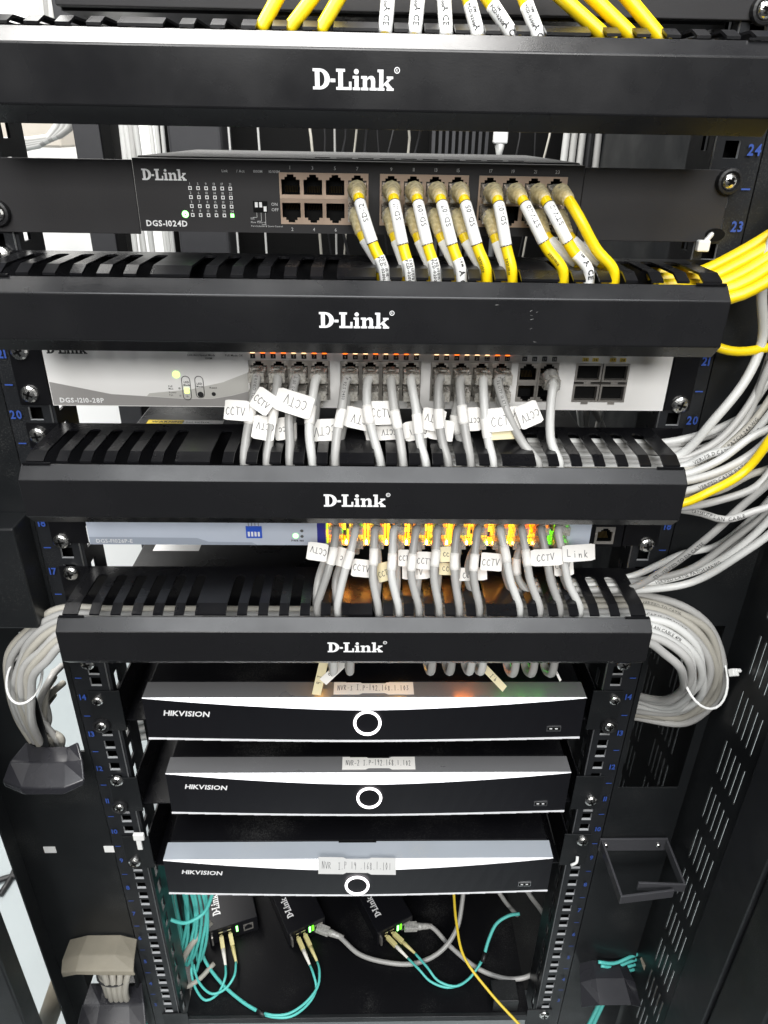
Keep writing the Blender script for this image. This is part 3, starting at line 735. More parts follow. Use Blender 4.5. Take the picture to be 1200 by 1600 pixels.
mb = MB(); c = P(397, 831, -3); mb.box(c.x-6.2, c.x+6.2, -3.9, -3.02, c.z-5.2, c.z+5.2); dp = mb.build('dip_switch', 'dip_blue', s3)
for k in range(4): mb = MB(); mb.box(c.x-4.8+k*2.6, c.x-3.2+k*2.6, -4.4, -3.95, c.z-3.4, c.z+.6); mb.build('lever', 'white_print', dp)
mb = MB()
for k in range(4): mb.box(c.x-4.3+k*2.6, c.x-3.9+k*2.6, -3.15, -3.02, c.z+5.4, c.z+11)
mb.build('leader_lines', 'black_print', s3)
c = P(462, 837, -3)
mb = MB(); mb.disc((c.x, -3.25, c.z), X_, Z_, 2.2, 16); mb.build('power_light', 'led_green', s3)
for d in ((5, -.5), (5, 4.5)): mb = MB(); mb.disc((c.x+d[0], -3.2, c.z+d[1]), X_, Z_, 1.3, 12); mb.build('mode_light', 'plug_dark', s3)
words(s3, 'panel_lettering', 'black_print', [('PWR 100', c.x-3.5, c.z-5.2, 1.6, 0, True)], -3.3)
for k, x in enumerate(C3):        # added glowing slivers standing in for clear plugs lit by LEDs
    g = 'led_port_green' if k == 11 else None
    jr = random.Random(k+11)
    for dx in (-6.7, -4.6, -2.6, 2.6, 4.6, 6.7):
        z = 783.6+jr.uniform(0, 1.2)
        while z < 804:
            h = jr.uniform(3.2, 6.4); mb = MB(); mb.box(x+dx-.85, x+dx+.85, -4.3+jr.uniform(-.3, .3), -3.5, z, min(z+h, 805))
            mb.build('port_light_or_glow', jr.choice(['led_port_green', 'led_port_green', 'plug_dark']) if g else jr.choice(['led_orange', 'led_amber', 'led_amber', 'led_amber', 'led_yellow', 'led_yellow', 'led_yellow', 'led_lime_port', 'led_port_green' if dx > 2 else 'led_amber', 'plug_dark']), s3); z += h+jr.uniform(.4, 1.6)
    mb = MB(); mb.box(x+7.1, x+8.7, -5.2, -3.6, 784.2, 786.6); mb.build('port_light_or_glow', 'led_port_green' if k > 9 else 'led_core', s3)
screw(s3, 96, 845); screw(s3, 1010, 851)

# ---- the switch behind the lowest manager: only its lid shows
s4 = thing('network_switch', 'black switch behind the lowest cable manager, only its lid with white sticker showing', 'network switch', (0, 60, 662))
mb = MB(); mb.box(-215, 215, 4, 240, 662, 706); ch4 = mb.build('chassis', 'black', s4, bevel=.8)
mb = MB(); mb.box(-216, 216, 1.6, 3.9, 662.5, 705.5); mb.build('front_panel', 'face_dark', s4)
mb = MB(); mb.face(*[(a, b, 706.3) for a, b in R(-203, -158, 112, 128)]); mb.build('sticker', 'sticker_white', ch4)
for x, m in ((-34, 'glow_amber'), (36, 'glow_amber'), (92, 'glow_orange'), (100, 'glow_orange'), (132, 'glow_green'), (148, 'glow_green'), (164, 'glow_green')):
    mb = MB(); mb.box(x-2.5, x+2.5, .6, 1.55, 664, 667); mb.build('port_light_or_glow', m, s4)

# ---- patch panel at the top edge
pp = thing('patch_bay', 'dark panel at the top edge above the top cable manager', 'patch panel', (30, 30, 1131))
mb = MB(); mb.box(-170, 241, -2.2, 6, 1133, 1177); mb.build('front_panel', 'face_dark', pp, bevel=.6)
mb = MB(); mb.box(-170, 215, 6.2, 120, 1131.5, 1176); mb.build('chassis', 'black', pp)
screw(pp, 1192, 16, True)

# ------------------------------------------------------------------ video recorders on their shelves
def recorder(idx, xc, Y, zt, zb, wide, label, note, strip, ringpx, note_px):
    mbt = MB()
    r = thing('video_recorder', label, 'video recorder', (xc, Y+150, zb), 'video recorders on shelves')
    x0, x1 = xc-wide/2, xc+wide/2
    mb = MB(); mb.box(x0+1.5, x1-1.5, Y+22, Y+300, zb+1, zt+.4); mb.build('case', 'nvr_top', r, bevel=.8)
    # bezel: sloping strip on top, facet, front face
    n = 24; fr = []; yf, zf, yt = Y, zt-2.2, Y+21
    drop = lambda t: 7.6*(1-abs(2*t-1)**1.6)+.7
    mbs, mbf, mbb = MB(), MB(), MB()
    for i in range(n):
        a, b = i/n, (i+1)/n; xa, xb = x0+wide*a, x0+wide*b
        da, db = drop(a), drop(b)
        mbs.face((xa, Y+2, zt), (xb, Y+2, zt), (xb, yt, zt+.6), (xa, yt, zt+.6))
        mbf.face((xa, Y+2-da, zt-da*.85), (xb, Y+2-db, zt-db*.85), (xb, Y+2, zt), (xa, Y+2, zt))
        mbb.face((xa, Y+1-da*.5, zb+2.2), (xb, Y+1-db*.5, zb+2.2), (xb, Y+2-db, zt-db*.85-.05), (xa, Y+2-da, zt-da*.85-.05))
        mbt.box(xa, xb-.001, Y+.5-(da+db)*.25, Y+6, zb+.2, zb+2.1)
    for x in (x0, x1):
        mbb.face((x, Y+.6, zb+2.2), (x, Y+1.3, zt-.4), (x, Y+2, zt), (x, yt, zt+.5), (x, yt, zb+2.2))
    mbb.face((x0, Y+.6, zb+2.2), (x1, Y+.6, zb+2.2), (x1, yt, zb+2.2), (x0, yt, zb+2.2))
    bz = mbb.build('bezel', 'nvr_black', r); mbs.build('top_strip', strip, bz); mbf.build('silver_facet', 'nvr_facet', bz)
    mbt.build('silver_trim', 'trim_silver', bz)
    lx = x0+16.5
    def fyy(x, z):
        d_ = drop((x-x0)/wide); yb_, yt_ = Y+1-d_*.5, Y+2-d_; f = (z-zb-2.2)/(zt-d_*.85-zb-2.2); return yb_+(yt_-yb_)*f
    mb = MB(); text(mb, 'HIKVISION', (lx, fyy(lx, zt-15)-.3, zt-18.5), (Vector((lx+44, fyy(lx+44, zt-15), 0))-Vector((lx, fyy(lx, zt-15), 0))).normalized(), Z_, 5.8, 0, True, shear=.22, gap=.07); mb.build('lettering', 'white_print', bz)
    c = P(*ringpx, Y-6.5); pts = [c + X_*11.0*math.cos(a) + Z_*13.0*math.sin(a) for a in (2*math.pi*k/48 for k in range(49))]
    mb = MB(); mb.tube(pts, 1.25, 8, caps=False); mb.build('ring_light', 'ring_light', bz, smooth=True)
    mb = MB(); mb.disc(c+Vector((0, .2, 0)), X_, Z_, 9.8, 32); mb.build('dial_face', 'nvr_black', bz)
    ux, uz = x1-25, zb+12.5; Y0_ = Y; Y = fyy(ux, uz)-.2
    mb = MB(); mb.box(ux-6.5, ux+6.5, Y-.5, Y+.2, uz-2.8, uz+2.8); u = mb.build('usb_port', 'chrome', bz)
    mb = MB(); mb.box(ux-5.6, ux+5.6, Y-.7, Y-.51, uz-1.2, uz+2.1); mb.build('usb_slot', 'deep', u)
    mb = MB(); [mb.box(ux-4+k*5, ux-1.6+k*5, Y-.85, Y-.71, uz+.2, uz+1.3) for k in range(2)]; mb.build('usb_tongue', 'white_print', u)
    Y = Y0_; mb = MB(); mb.box(ringc(c)-19, ringc(c)+19, yt-1.5, yt+.6, zt+.62, zt+1.5); mb.build('latch_slot', 'deep', r)
    # paper note
    (nx, ny, nw, nh, tilt, onstrip) = note_px
    if onstrip:
        o = P(nx, ny, Z=zt+.5); ax, ay = X_, Vector((0, .999, .035)); o = Vector((o.x, max(o.y, Y+5.0), zt+.55)); hh = 15
    else:
        o = P(nx, ny, Y-8); ax, ay = Vector((.999, 0, -.03)), Vector((0, .42, .9)).normalized(); hh = nh
    w2 = nw/2; pl = [(-w2, 0), (-w2*.36, 0), (-w2*.28, 1.6), (w2*.28, 1.6), (w2*.36, 0), (w2, 0), (w2, hh), (w2*.36, hh), (w2*.28, hh-1.6), (-w2*.28, hh-1.6), (-w2*.36, hh), (-w2, hh)]
    mb = MB(); mb.plate(pl, o, ax, ay, .3); nt = mb.build('paper_note', 'paper' if idx > 1 else 'paper_dull', r); nt['label'] = 'white paper note with handwritten address'
    if note:
        mb = MB(); pen(mb, note, o+ay*(hh*.52)+ax.cross(ay)*.45, ax, ay, hh*.42, nw*.90/len(note)/(hh*.42), .40 if idx > 1 else .34, random.Random(idx)); mb.build('handwriting', 'ink' if idx > 1 else 'rear_grey', nt)
    return r
ringc = lambda c: c.x
recorder(3, 7, -24, 640, 592.8, 385, 'topmost video recorder with note NVR-3 and colourful light on its edge', 'NVR-3 I.P-192.168.1.103', 'nvr_strip', (574, 1130), (584, 1087, 70, 14, 0, True))
recorder(2, 11, -12, 535.5, 482, 385, 'middle video recorder with note NVR-2 on its top edge', 'NVR-2 I.P-192.168.1.102', 'nvr_strip', (577, 1247), (592, 1207, 70, 14, 0, True))
recorder(1, 1.5, -32, 438.5, 388, 385, 'lowest video recorder with dusty pale edge and faded note', 'NVR  I.P 19 .168.1.101', 'nvr_strip_dusty', (558, 1384), (558, 1366, 76, 17, 0, False))
def shelf(zt, ez0, ez1, label, el=-241, er=241):
    r = thing('rack_shelf', label, 'shelf', (0, 150, zt-2), 'black steel shelves under the recorders')
    mb = MB(); mb.box(-214, 214, 2, 330, zt-2, zt-.4); mb.build('tray', 'black', r)
    for s in (-1, 1):
        a, b = sorted((s*214.2, s*215.8)); mb = MB()
        mb.plate([(0, ez0-zt), (0, ez1-zt), (60, ez1-zt), (300, 8), (300, -2), (60, ez0-zt)] if s < 0 else [(0, ez0-zt), (60, ez0-zt), (300, -2), (300, 8), (60, ez1-zt), (0, ez1-zt)], (s*215, 2, zt), Y_, Z_, 1.4); mb.build('side_bracket', 'black', r)
        a, b = sorted((s*213, s*241)); mb = MB(); mb.box(a, b, -2.2, -.6, ez0, ez1); mb.build('rack_ear', 'panel_black', r, bevel=.4)
    return r
h3 = shelf(592.3, 582, 629, 'shelf carrying the topmost video recorder')
screw(h3, 153, 1094, me=SCREW_DARK); screw(h3, 160, 1131, True); screw(h3, 960, 1093, me=SCREW_DARK); screw(h3, 951, 1132, True)
h2 = shelf(481.6, 474, 520, 'shelf carrying the middle video recorder')
screw(h2, 183, 1219); screw(h2, 188, 1258, True); screw(h2, 923, 1250)
h1 = shelf(387.5, 388, 436, 'shelf carrying the lowest video recorder')
screw(h1, 211, 1346); screw(h1, 910, 1313)

# ------------------------------------------------------------------ bottom shelf and media converters
FS = 98
bs = thing('rack_shelf', 'wide bottom shelf carrying the media converters', 'shelf', (0, 150, FS-3))
mb = MB(); mb.box(-214, 214, 3, 420, FS-2, FS); mb.build('tray', 'nvr_top', bs)
mb = MB(); mb.box(-221, 221, -2, 2.9, FS-9, FS+.5); mb.build('front_lip', 'panel_black', bs, bevel=.6)
for s in (-1, 1):
    a, b = sorted((s*210, s*241)); mb = MB(); mb.box(a, b, -2.4, -.6, FS-18, FS+14); mb.build('rack_ear', 'panel_black', bs, bevel=.4)
mb = MB(); mb.box(168, 200, 4, 30, FS+.2, FS+22); mb.build('bracket', 'panel_black', bs, bevel=1)
screw(bs, 850, 1585)
mb = MB(); mb.box(-210, 210, 330, 334, 99, 560); mb.build('rear_panel', 'deep', bs)

def converter(fl, fr, label, jack_led, plugged):
    """box standing on the shelf; fl, fr: photo positions of its front top corners"""
    zt = FS+30; a, b = P(*fl, Z=zt), P(*fr, Z=zt); d = (b-a); rz = math.degrees(math.atan2(d.y, d.x)); wd = d.length
    r = thing('media_converter', label, 'media converter', (a.x, a.y, FS), 'media converters on the bottom shelf', rz)
    mb = MB(); mb.box(0, wd, 0, 118, 2, 30); body = mb.build('case', 'nvr_black', r, local=True, bevel=.8)
    for x in (4, wd-4):
        for y in (8, 110): mb = MB(); mb.disc((x, y, .2), X_, Y_, 3, 10); mb.tube([(x, y, 0), (x, y, 2)], 3, 10); mb.build('foot', 'cable_black', r, local=True)
    mb = MB(); logo(mb, (wd*.30, 20, 30.15), Y_, -X_, wd*.16, 31, False); mb.build('logo', 'white_print', body, local=True)
    mb = MB(); mb.box(wd*.18, wd*.47, -.6, -.05, 9, 25); sf = mb.build('fibre_port', 'deep', r, local=True)
    mb = MB(); mb.box(wd*.2, wd*.45, -1.2, -.7, 21, 24); mb.build('fibre_latch', 'chrome', sf, local=True)
    for k in range(jack_led):
        mb = MB(); mb.box(wd*.55+k*4.4, wd*.55+k*4.4+2.6, -.7, -.05, 13, 24); mb.build('status_light', 'led_port_green' if k % 2 else 'led_green', r, local=True)
    o = bpy.data.objects.new('port', JL); COL.objects.link(o); o.parent = r; o.location = Vector((wd*.80, -.5, 15))*MM; o.scale = (.85, .85, .85)
    for x in (3,): mb = MB(); mb.box(x, x+2.2, -5, -.1, 6, 22); mb.build('thumb_screw', 'steel_shield', r, local=True)
    fp = lambda x, y, z: Vector((a.x, a.y, FS)) + Matrix.Rotation(math.radians(rz), 3, 'Z') @ Vector((x, y, z))
    return fp, wd
cv1, w1 = converter((325, 1457), (402, 1432), 'leftmost media converter with fibre leads and empty network port', 1, False)
cv2, w2 = converter((450, 1460), (508, 1432), 'middle media converter with two green lights', 2, True)
cv3, w3 = converter((590, 1458), (645, 1430), 'rightmost media converter beside the yellow fibre', 2, True)

# ------------------------------------------------------------------ cables
NRM = Vector((0, -.86, .5))
def sheath(path, r, m, parent=None, seg=9, name='sheath'):
    mb = MB(); mb.tube(path, r, seg); return mb.build(name, m, parent, smooth=True)
def sub(path, s0, s1):
    d = [0]
    for a, b in zip(path, path[1:]): d.append(d[-1]+(b-a).length)
    def pt(s):
        s = max(0, min(d[-1]-1e-3, s)); i = max(j for j in range(len(d)-1) if d[j] <= s)
        return path[i].lerp(path[i+1], (s-d[i])/max(1e-6, d[i+1]-d[i]))
    return [pt(s0)] + [p for p, q in zip(path, d) if s0 < q < s1] + [pt(s1)]
def plen(path): return sum((b-a).length for a, b in zip(path, path[1:]))
def snap(x): return min(SLOTS, key=lambda s: abs(s-x))
def put_plug(parent, loc, me, up, tilt):
    o = share(me, 'plug', parent, loc)
    o.rotation_euler = (math.radians(tilt), 0 if up else math.pi, 0)
    return o
def boot_part(parent, path, m, r0=5.6, r1=3.6, L=17):
    q = sub(path, 0, L); q = [q[0].lerp(q[-1], k/11) if len(q) < 3 else q[min(len(q)-1, int(k*(len(q)-1)/11+.5))] for k in range(12)]
    pts = [sub(path, L*k/12, L*k/12+.3)[0] for k in range(13)]
    rs = [(r0+(r1-r0)*(k/12)) * (1.0 if k % 2 else .90) for k in range(13)]
    mb = MB(); mb.tube(pts, 4, 12, rs=rs); return mb.build('boot', m, parent, smooth=True)
# ---- yellow patch cables of the dark switch
YU = [(3, 605, 'SD-12', 0), (4, 645, 'SD-11', 0), (5, 685, 'SD-09', 0), (6, 728, 'SD-07', 1), (7, 768, 'SD-05', 2), (8, 803, 'SD-01', 2), (9, 882, 'STV-10', 3), (10, 915, 'STV-11', 1), (11, 960, None, 9)]
def patch(col, endx, tagtxt, style, upper, label, Ye):
    x = C1[col]; z = 1041.6 if upper else 1028.2
    ex = endx; dx = (ex-x)
    p0 = Vector((x, -16, z-.2)); y1 = -37 if upper else -26
    pts = [p0, Vector((x+dx*.06, y1+6, z-3)), Vector((x+dx*.22, y1-2, z-11)), Vector((x+dx*.62, y1-6, z-29 if upper else z-20)), Vector((ex-.5, Ye, 1001)), Vector((ex+2, Ye+1, 988)), Vector((ex+9, Ye+4, 976))]
    path = spline(pts, 2.5)
    t = thing('patch_cable', label, 'patch cable', (x, -4, z), 'yellow patch cables of the dark switch')
    put_plug(t, (x, -3.6-5, z), PLUG, upper, 12 if upper else -12)
    boot_part(t, path, 'boot_clear', 6.3, 4.0, 16)
    body = sheath(path, 3.3, 'cable_yellow', t, 12)
    r = 3.55
    if tagtxt:
        a, b = (20, 45)
        sl = sheath(sub(path, a, b), r, 'sleeve', t, 12, 'name_sleeve')
        mb = MB(); text_on_path(mb, tagtxt, path, a+3.4, 3.0, NRM+Vector((.25 if False else 0, 0, 0)), r, True); mb.build('name_lettering', 'black_print', sl)
        mb = MB(); q = sub(path, a, a+.5); mb.tube(q, r+.06, 12); q = sub(path, b-.5, b); mb.tube(q, r+.06, 12); mb.build('sleeve_edge', 'ink', sl, smooth=True)
        if style in (0, 1):
            sl2 = sheath(sub(path, b+9, plen(path)-14), r-.1, 'sleeve', t, 12, 'print_sleeve')
            mb = MB()
            if style == 0:
                text_on_path(mb, '2021/10/11', path, b+9.5, 1.7, NRM, r, False, True, 1.25); text_on_path(mb, 'PCD-02001-0K', path, b+9, 1.7, NRM, r, False, True, -.9)
            else:
                text_on_path(mb, '1.0M', path, b+9.5, 1.6, NRM, r, False, True, .9); text_on_path(mb, 'A CE', path, b+15, 3.2, NRM, r, False, True)
            mb.build('print_lettering', 'black_print', sl2)
        elif style in (2, 3):
            mb = MB(); text_on_path(mb, '2021/10/11', path, b+7, 1.5, NRM+Vector((-.9, 0, 0)), r-.2, False, True); mb.build('print_lettering', 'black_print', body)
    elif not upper:
        sl = sheath(sub(path, 20, 42), r, 'sleeve', t, 12, 'name_sleeve')
    return t
for col, ex, tx, stl in YU:
    xx = snap(P(ex, 437, -48).x)+1
    patch(col, xx, tx, stl, True, f'yellow patch cable tagged {tx} plugged into the {ordn[col]} upper port' if tx else 'plain yellow patch cable without tag, rightmost in the upper port row', -46)
for col in (3, 4, 5, 6, 7, 8, 10, 11):
    xx = [c for c in YU if c[0] == col][0][1]; xx = snap(P(xx, 437, -48).x)-1.2
    patch(col, xx, None, 0, False, f'yellow patch cable in the {ordn[col]} lower port, half hidden by the cable in front', -37)
# ---- yellow and white cables at the very top
TOPC = [(432, 420, 'y'), (486, 462, 'y'), (528, 515, 'y'), (606, 604, 'w'), (653, 653, 'w'), (694, 699, 'w'), (733, 742, 'wy'), (764, 786, 'wy'), (820, 833, 'wy'), (882, 927, 'y'), (930, 973, 'y'), (983, 1023, 'y')]
for k, (xa, xb, kind) in enumerate(TOPC):
    sx = snap(P(xb, 42, -46).x); e_ = Vector((sx, -46, 1124)); q_ = P(xa, 0, -41); pts = [e_.lerp(q_, 2.4), e_.lerp(q_, 1.6), q_, e_, e_.lerp(q_, -.35), e_.lerp(q_, -.7)]
    path = spline(pts, 2.5)
    t = thing('patch_cable', f'{ordn[k]} cable from the left among those dropping into the top cable manager, {"yellow" if kind == "y" else "white printed"}', 'patch cable', path[-1], 'cables dropping into the top manager')
    b = sheath(path, 3.6, 'cable_yellow', t, 12)
    L = plen(path)
    if kind != 'y':
        a0 = L*.25 if kind == 'w' else L*.52
        sl = sheath(sub(path, a0, L), 3.75, 'sleeve', t, 12, 'print_sleeve'); mb = MB()
        text_on_path(mb, '1.0M', path, a0+2, 1.6, Vector((0, -1, 0)), 3.75, False, True, 1.1); text_on_path(mb, 'PCD-02001', path, a0+1, 1.6, Vector((0, -1, 0)), 3.75, False, True, -1.2); text_on_path(mb, 'A CE', path, a0+12, 3.0, Vector((0, -1, 0)), 3.75, False, True); mb.build('print_lettering', 'black_print', sl)
    else:
        mb = MB(); text_on_path(mb, '1 - 2', path, 8, 1.9, Vector((0, -1, 0)), 3.6, False); mb.build('print_lettering', 'ink', b)

# ---- paper flags
def flag(parent, px, py, wpx, hpx, ang, txt, Y, flip=False, scale=2.35, paper='paper', seed=0):
    c = P(px, py, Y); a = math.radians(ang); n0 = Vector((math.sin(math.radians((seed*37) % 30-15))*.5, -.9, .42)).normalized()
    ax0 = (X_ - n0*X_.dot(n0)).normalized(); ay0 = n0.cross(ax0)*-1
    ay0 = -ay0 if ay0.z < 0 else ay0
    ax = ax0*math.cos(a)+ay0*math.sin(a); ay = -ax0*math.sin(a)+ay0*math.cos(a)
    w2, h2 = wpx/scale/2, hpx/scale/2; rn = random.Random(seed*3+int(px)); nn = ax.cross(ay); mb = MB(); N = 8
    bend, tw, q = rn.uniform(.3, 1.6)*rn.choice((-1, 1)), rn.uniform(-1.2, 1.2), rn.uniform(.3, .9)
    pt = lambda u, v: c + ax*(u*w2) + ay*(v*h2*(1 if abs(u) < .93 else 1-q*.16)) + nn*(-bend*u*u + tw*u*v*.6)
    for k in range(N):
        u0, u1 = -1+2*k/N, -1+2*(k+1)/N
        for v0, v1 in ((-1, 0), (0, 1)):
            mb.face(pt(u0, v0), pt(u1, v0), pt(u1, v1), pt(u0, v1))
    f = mb.build('paper_flag', paper, parent, smooth=False); weld(f); solid(f, .3, 0)
    lift = max(.35, -bend+.4, .35+abs(tw)*.2)
    if txt:
        tx, ty = (-ax, -ay) if flip else (ax, ay); mb = MB()
        pen(mb, txt, c+nn*.28-tx*w2*.04+ty*h2*rn.uniform(-.15, .15), (tx+ty*rn.uniform(-.12, .12)).normalized(), ty, min(h2*.78, w2*.60), .70 if txt == 'CCTV' else .85, .44, random.Random(seed))
        for v_ in mb.v:
            d_ = v_-c; u_, w_ = d_.dot(ax)/w2, d_.dot(ay)/h2; v_ += nn*(-bend*u_*u_+tw*u_*w_*.6)
        mb.build('handwriting', 'ink', f)
    return f
def band(parent, path, s0, s1, r): return sheath(sub(path, s0, s1), r, 'paper', parent, 10, 'paper_band')
def s_at_y(path, py):
    best = None; acc = 0
    for a, b in zip(path, path[1:]):
        d = a-CAM; yy = 800-FPX*d.dot(UP)/d.dot(FW)
        if yy >= py: return acc
        acc += (b-a).length
    return acc
GREYPLUG = PLUG
# ---- CCTV cables of the silver switch
C2U = [[(401, 590), (393, 640), (384, 690), (389, 716)], [(434, 592), (428, 640), (421, 690), (424, 722)], [(462, 592), (452, 650), (453, 690), (461, 722)], [(494, 592), (486, 640), (483, 672), (497, 722)],
       [(541, 594), (534, 640), (527, 675), (534, 715)], [(575, 594), (574, 640), (583, 680), (601, 720)], [(611, 594), (616, 640), (624, 680), (637, 722)], [(642, 592), (650, 640), (656, 690), (668, 722)],
       [(687, 592), (685, 640), (691, 690), (706, 722)], [(719, 594), (722, 640), (728, 680), (743, 722)], [(755, 594), (757, 640), (763, 690), (776, 720)], [(778, 592), (788, 632), (815, 690), (843, 722)]]
B2 = {0: 641, 1: 640, 3: 640, 4: 648, 5: 641, 6: 655, 7: 660, 8: 650, 9: 645, 10: 662}
F2 = {0: [(369, 641, 40, 32, -4, 'CCTV', False, 'paper')], 1: [(411, 627, 34, 36, -34, 'CCTV', False, 'paper'), (413, 669, 36, 38, -9, 'CCTV', True, 'paper')],
      2: [(440, 670, 24, 36, 8, 'CC', True, 'paper', -30)], 3: [(459, 630, 60, 36, -17, 'CCTV', True, 'paper')], 4: [(564, 655, 52, 34, -12, 'CCTV', True, 'paper', -29)],
      5: [(598, 645, 42, 38, 2, 'CCTV', False, 'paper', -30)], 7: [(677, 656, 38, 36, -10, 'CCTV', True, 'paper', -29)], 9: [(738, 655, 28, 38, 3, 'CCTV', True, 'paper', -29)],
      10: [(788, 655, 56, 38, 6, 'CCTV', False, 'paper'), (785, 676, 54, 22, 4, '', False, 'paper_yellow')], 11: [(826, 648, 38, 38, 24, 'CCTV', True, 'paper')]}
PR2 = {0: 'VERIFIED TO CAT5E', 2: '92.50 0450', 4: 'AP 92.5 0450', 11: 'CAT.5E UTP 01 ETL'}
def grey_cable(x, z, pxs, Ys, ez, label, group, bandy=None, flags=(), prn=None, upper=True, m='cable_grey', off=0., seed=0, r=3.15, plugme=PLUG, fy_=-46., slotx=None):
    pts = [Vector((x, -12.5, z)), Vector((x+.2, -15.5, z-.6))] + [P(px, py, Y) for (px, py), Y in zip(pxs, Ys)]
    sx = snap(pts[-1].x) if slotx is None else slotx
    pts[-1] = Vector((sx+off, fy_, ez)); pts += [Vector((sx+off+1.5, fy_+1, ez-12)), Vector((sx+off+10, fy_+5, ez-24))]
    path = spline(pts, 3)
    t = thing('network_cable', label, 'network cable', (x, -4, z), group)
    put_plug(t, (x, -3.4-4.4, z), plugme, upper, 0)
    b = sheath(path, r, m, t)
    if bandy: s = s_at_y(path, bandy); band(t, path, s-6.5, s+6.5, r+.45)
    for k, f in enumerate(flags): flag(t, *f[:6], Y=(f[8] if len(f) > 8 else -35.5-1.0*k-.5*(seed % 4)), flip=f[6], paper=f[7], seed=seed*5+k)
    if prn: mb = MB(); text_on_path(mb, prn, path, 6, 2.0, Vector((0, -1, .15)), r); mb.build('print_lettering', 'black_print', b)
    return t
G2 = 'CCTV cables of the silver switch'; G3 = 'CCTV cables of the blue-grey switch'
for k, pxs in enumerate(C2U):
    grey_cable(C2[k], 924, pxs, (-20, -31, -39, -46), 873, f'grey network cable in the {ordn[k]} upper port of the silver switch' + (' with white CCTV flag' if k in F2 else ''), G2, B2.get(k), F2.get(k, ()), PR2.get(k), True, 'cable_white' if k in (3, 5, 7, 10) else 'cable_grey', .6, k)
for k, x in enumerate(C2):
    q = C2U[k]; j = [5, -4, 6, 9, 7, -3, 5, 8, 4, -16, 3, 2][k]
    pxs = [(q[0][0]+2, 617), (q[1][0]+j*.7, 650), (q[2][0]+j*.5, 690), (q[3][0]+2, 712)]
    fl = {3: [(506, 672, 46, 36, 3, 'CCTV', True, 'paper')], 5: [(606, 676, 72, 24, 3, 'CCTV', True, 'paper')], 7: [(690, 672, 40, 34, -8, '', False, 'paper')], 6: [(650, 672, 40, 32, 12, 'CCTV', True, 'paper')]}.get(k, ())
    grey_cable(x, 909.7, pxs, (-17, -22, -27, -34), 872, f'grey network cable in the {ordn[k]} lower port of the silver switch, behind the upper cable', G2, {9: 661, 5: 664, 2: 668}.get(k), [(*f[:8], -27.5) for f in fl], None, False, 'cable_grey', -.8, k+20, fy_=-36)
# booted white cable in port 27
grey_cable(CX[1], 921, [(864, 600), (860, 640), (861, 690), (876, 722)], (-26, -33, -40, -46), 873, 'white booted network cable in port 27 beside the fibre ports', G2, None, (), None, True, 'cable_white', 0, 3, 3.1)
bt = [o for o in COL.objects if o.get('label') == 'white booted network cable in port 27 beside the fibre ports'][0]
boot_part(bt, spline([Vector((CX[1], -8, 924)), Vector((CX[1]+.2, -20, 921)), P(864, 605, -27.5)], 2), 'boot_grey', 6.2, 3.8, 27)
# ---- CCTV cables of the blue-grey switch
C3U = [[(525, 828), (521, 862), (512, 895), (497, 928)], [(556, 826), (548, 862), (537, 900), (528, 931)], [(586, 828), (584, 870), (583, 905), (591, 936)], [(616, 826), (613, 870), (612, 900), (622, 938)],
       [(651, 826), (645, 865), (643, 900), (654, 940)], [(684, 826), (681, 865), (678, 900), (687, 942)], [(715, 826), (710, 870), (711, 905), (721, 948)], [(747, 826), (742, 865), (740, 900), (751, 948)],
       [(781, 826), (790, 865), (797, 905), (809, 948)], [(815, 826), (822, 865), (828, 905), (841, 946)], [(845, 826), (853, 865), (860, 905), (871, 942)], [(872, 826), (880, 870), (888, 910), (906, 952)]]
B3 = {0: 866, 1: 872, 2: 868, 3: 871, 4: 873, 5: 867, 6: 876, 7: 873, 8: 862, 9: 868}
F3 = {0: [(496, 862, 36, 32, -8, 'CCTV', True, 'paper')], 1: [(566, 888, 38, 32, -6, 'CCTV', False, 'paper', -31)], 2: [(602, 893, 32, 34, 16, 'CCTV', False, 'paper_yellow', -30)], 3: [(635, 872, 30, 30, 0, 'CCTV', False, 'paper', -30)],
      4: [(665, 876, 36, 32, -3, 'CCTV', False, 'paper', -30)], 5: [(698, 866, 24, 28, 3, 'CC', False, 'paper_yellow', -31), (697, 889, 26, 22, -2, 'CC', False, 'paper_yellow', -30)], 7: [(768, 878, 40, 32, -5, 'CCTV', False, 'paper', -31)],
      10: [(854, 871, 56, 30, 3, 'CCTV', False, 'paper')], 11: [(905, 864, 58, 30, 4, 'Link', False, 'paper')]}
for k, pxs in enumerate(C3U):
    grey_cable(C3[k], 804.5, pxs, (-21, -32, -40, -46), 752, f'grey network cable {ordn[k]} from the left in the glowing switch' + (' with Link flag' if k == 11 else ' with CCTV flag' if k in F3 else ''), G3, B3.get(k), F3.get(k, ()), None, True, 'cable_white' if k in (1, 3, 8, 11) else 'cable_grey', .5, k+40)
for k, x in enumerate(C3):
    q = C3U[k]; j = [-14, -12, 8, 8, 10, 6, 4, -9, -5, -18, 2, -6][k]
    pxs = [(q[0][0]+2, 846), (q[1][0]+j*.8, 872), (q[2][0]+j, 905), (q[3][0]+j*.2, 926)]
    fl = {4: [(650, 894, 50, 26, 2, 'CCTV', False, 'paper')], 6: [(735, 897, 60, 24, 3, 'CCTV', False, 'paper')], 10: [(880, 885, 36, 34, 4, 'CCTV', False, 'paper')], 1: [(533, 870, 24, 34, -14, 'C', True, 'paper')]}.get(k, ())
    grey_cable(x, 790.2, pxs, (-16, -22, -27, -34), 751, f'lower grey network cable {ordn[k]} from the left in the glowing switch', G3, {9: 880}.get(k), [(*f[:8], -28) for f in fl], None, False, 'cable_grey', -.8, k+60, fy_=-36)

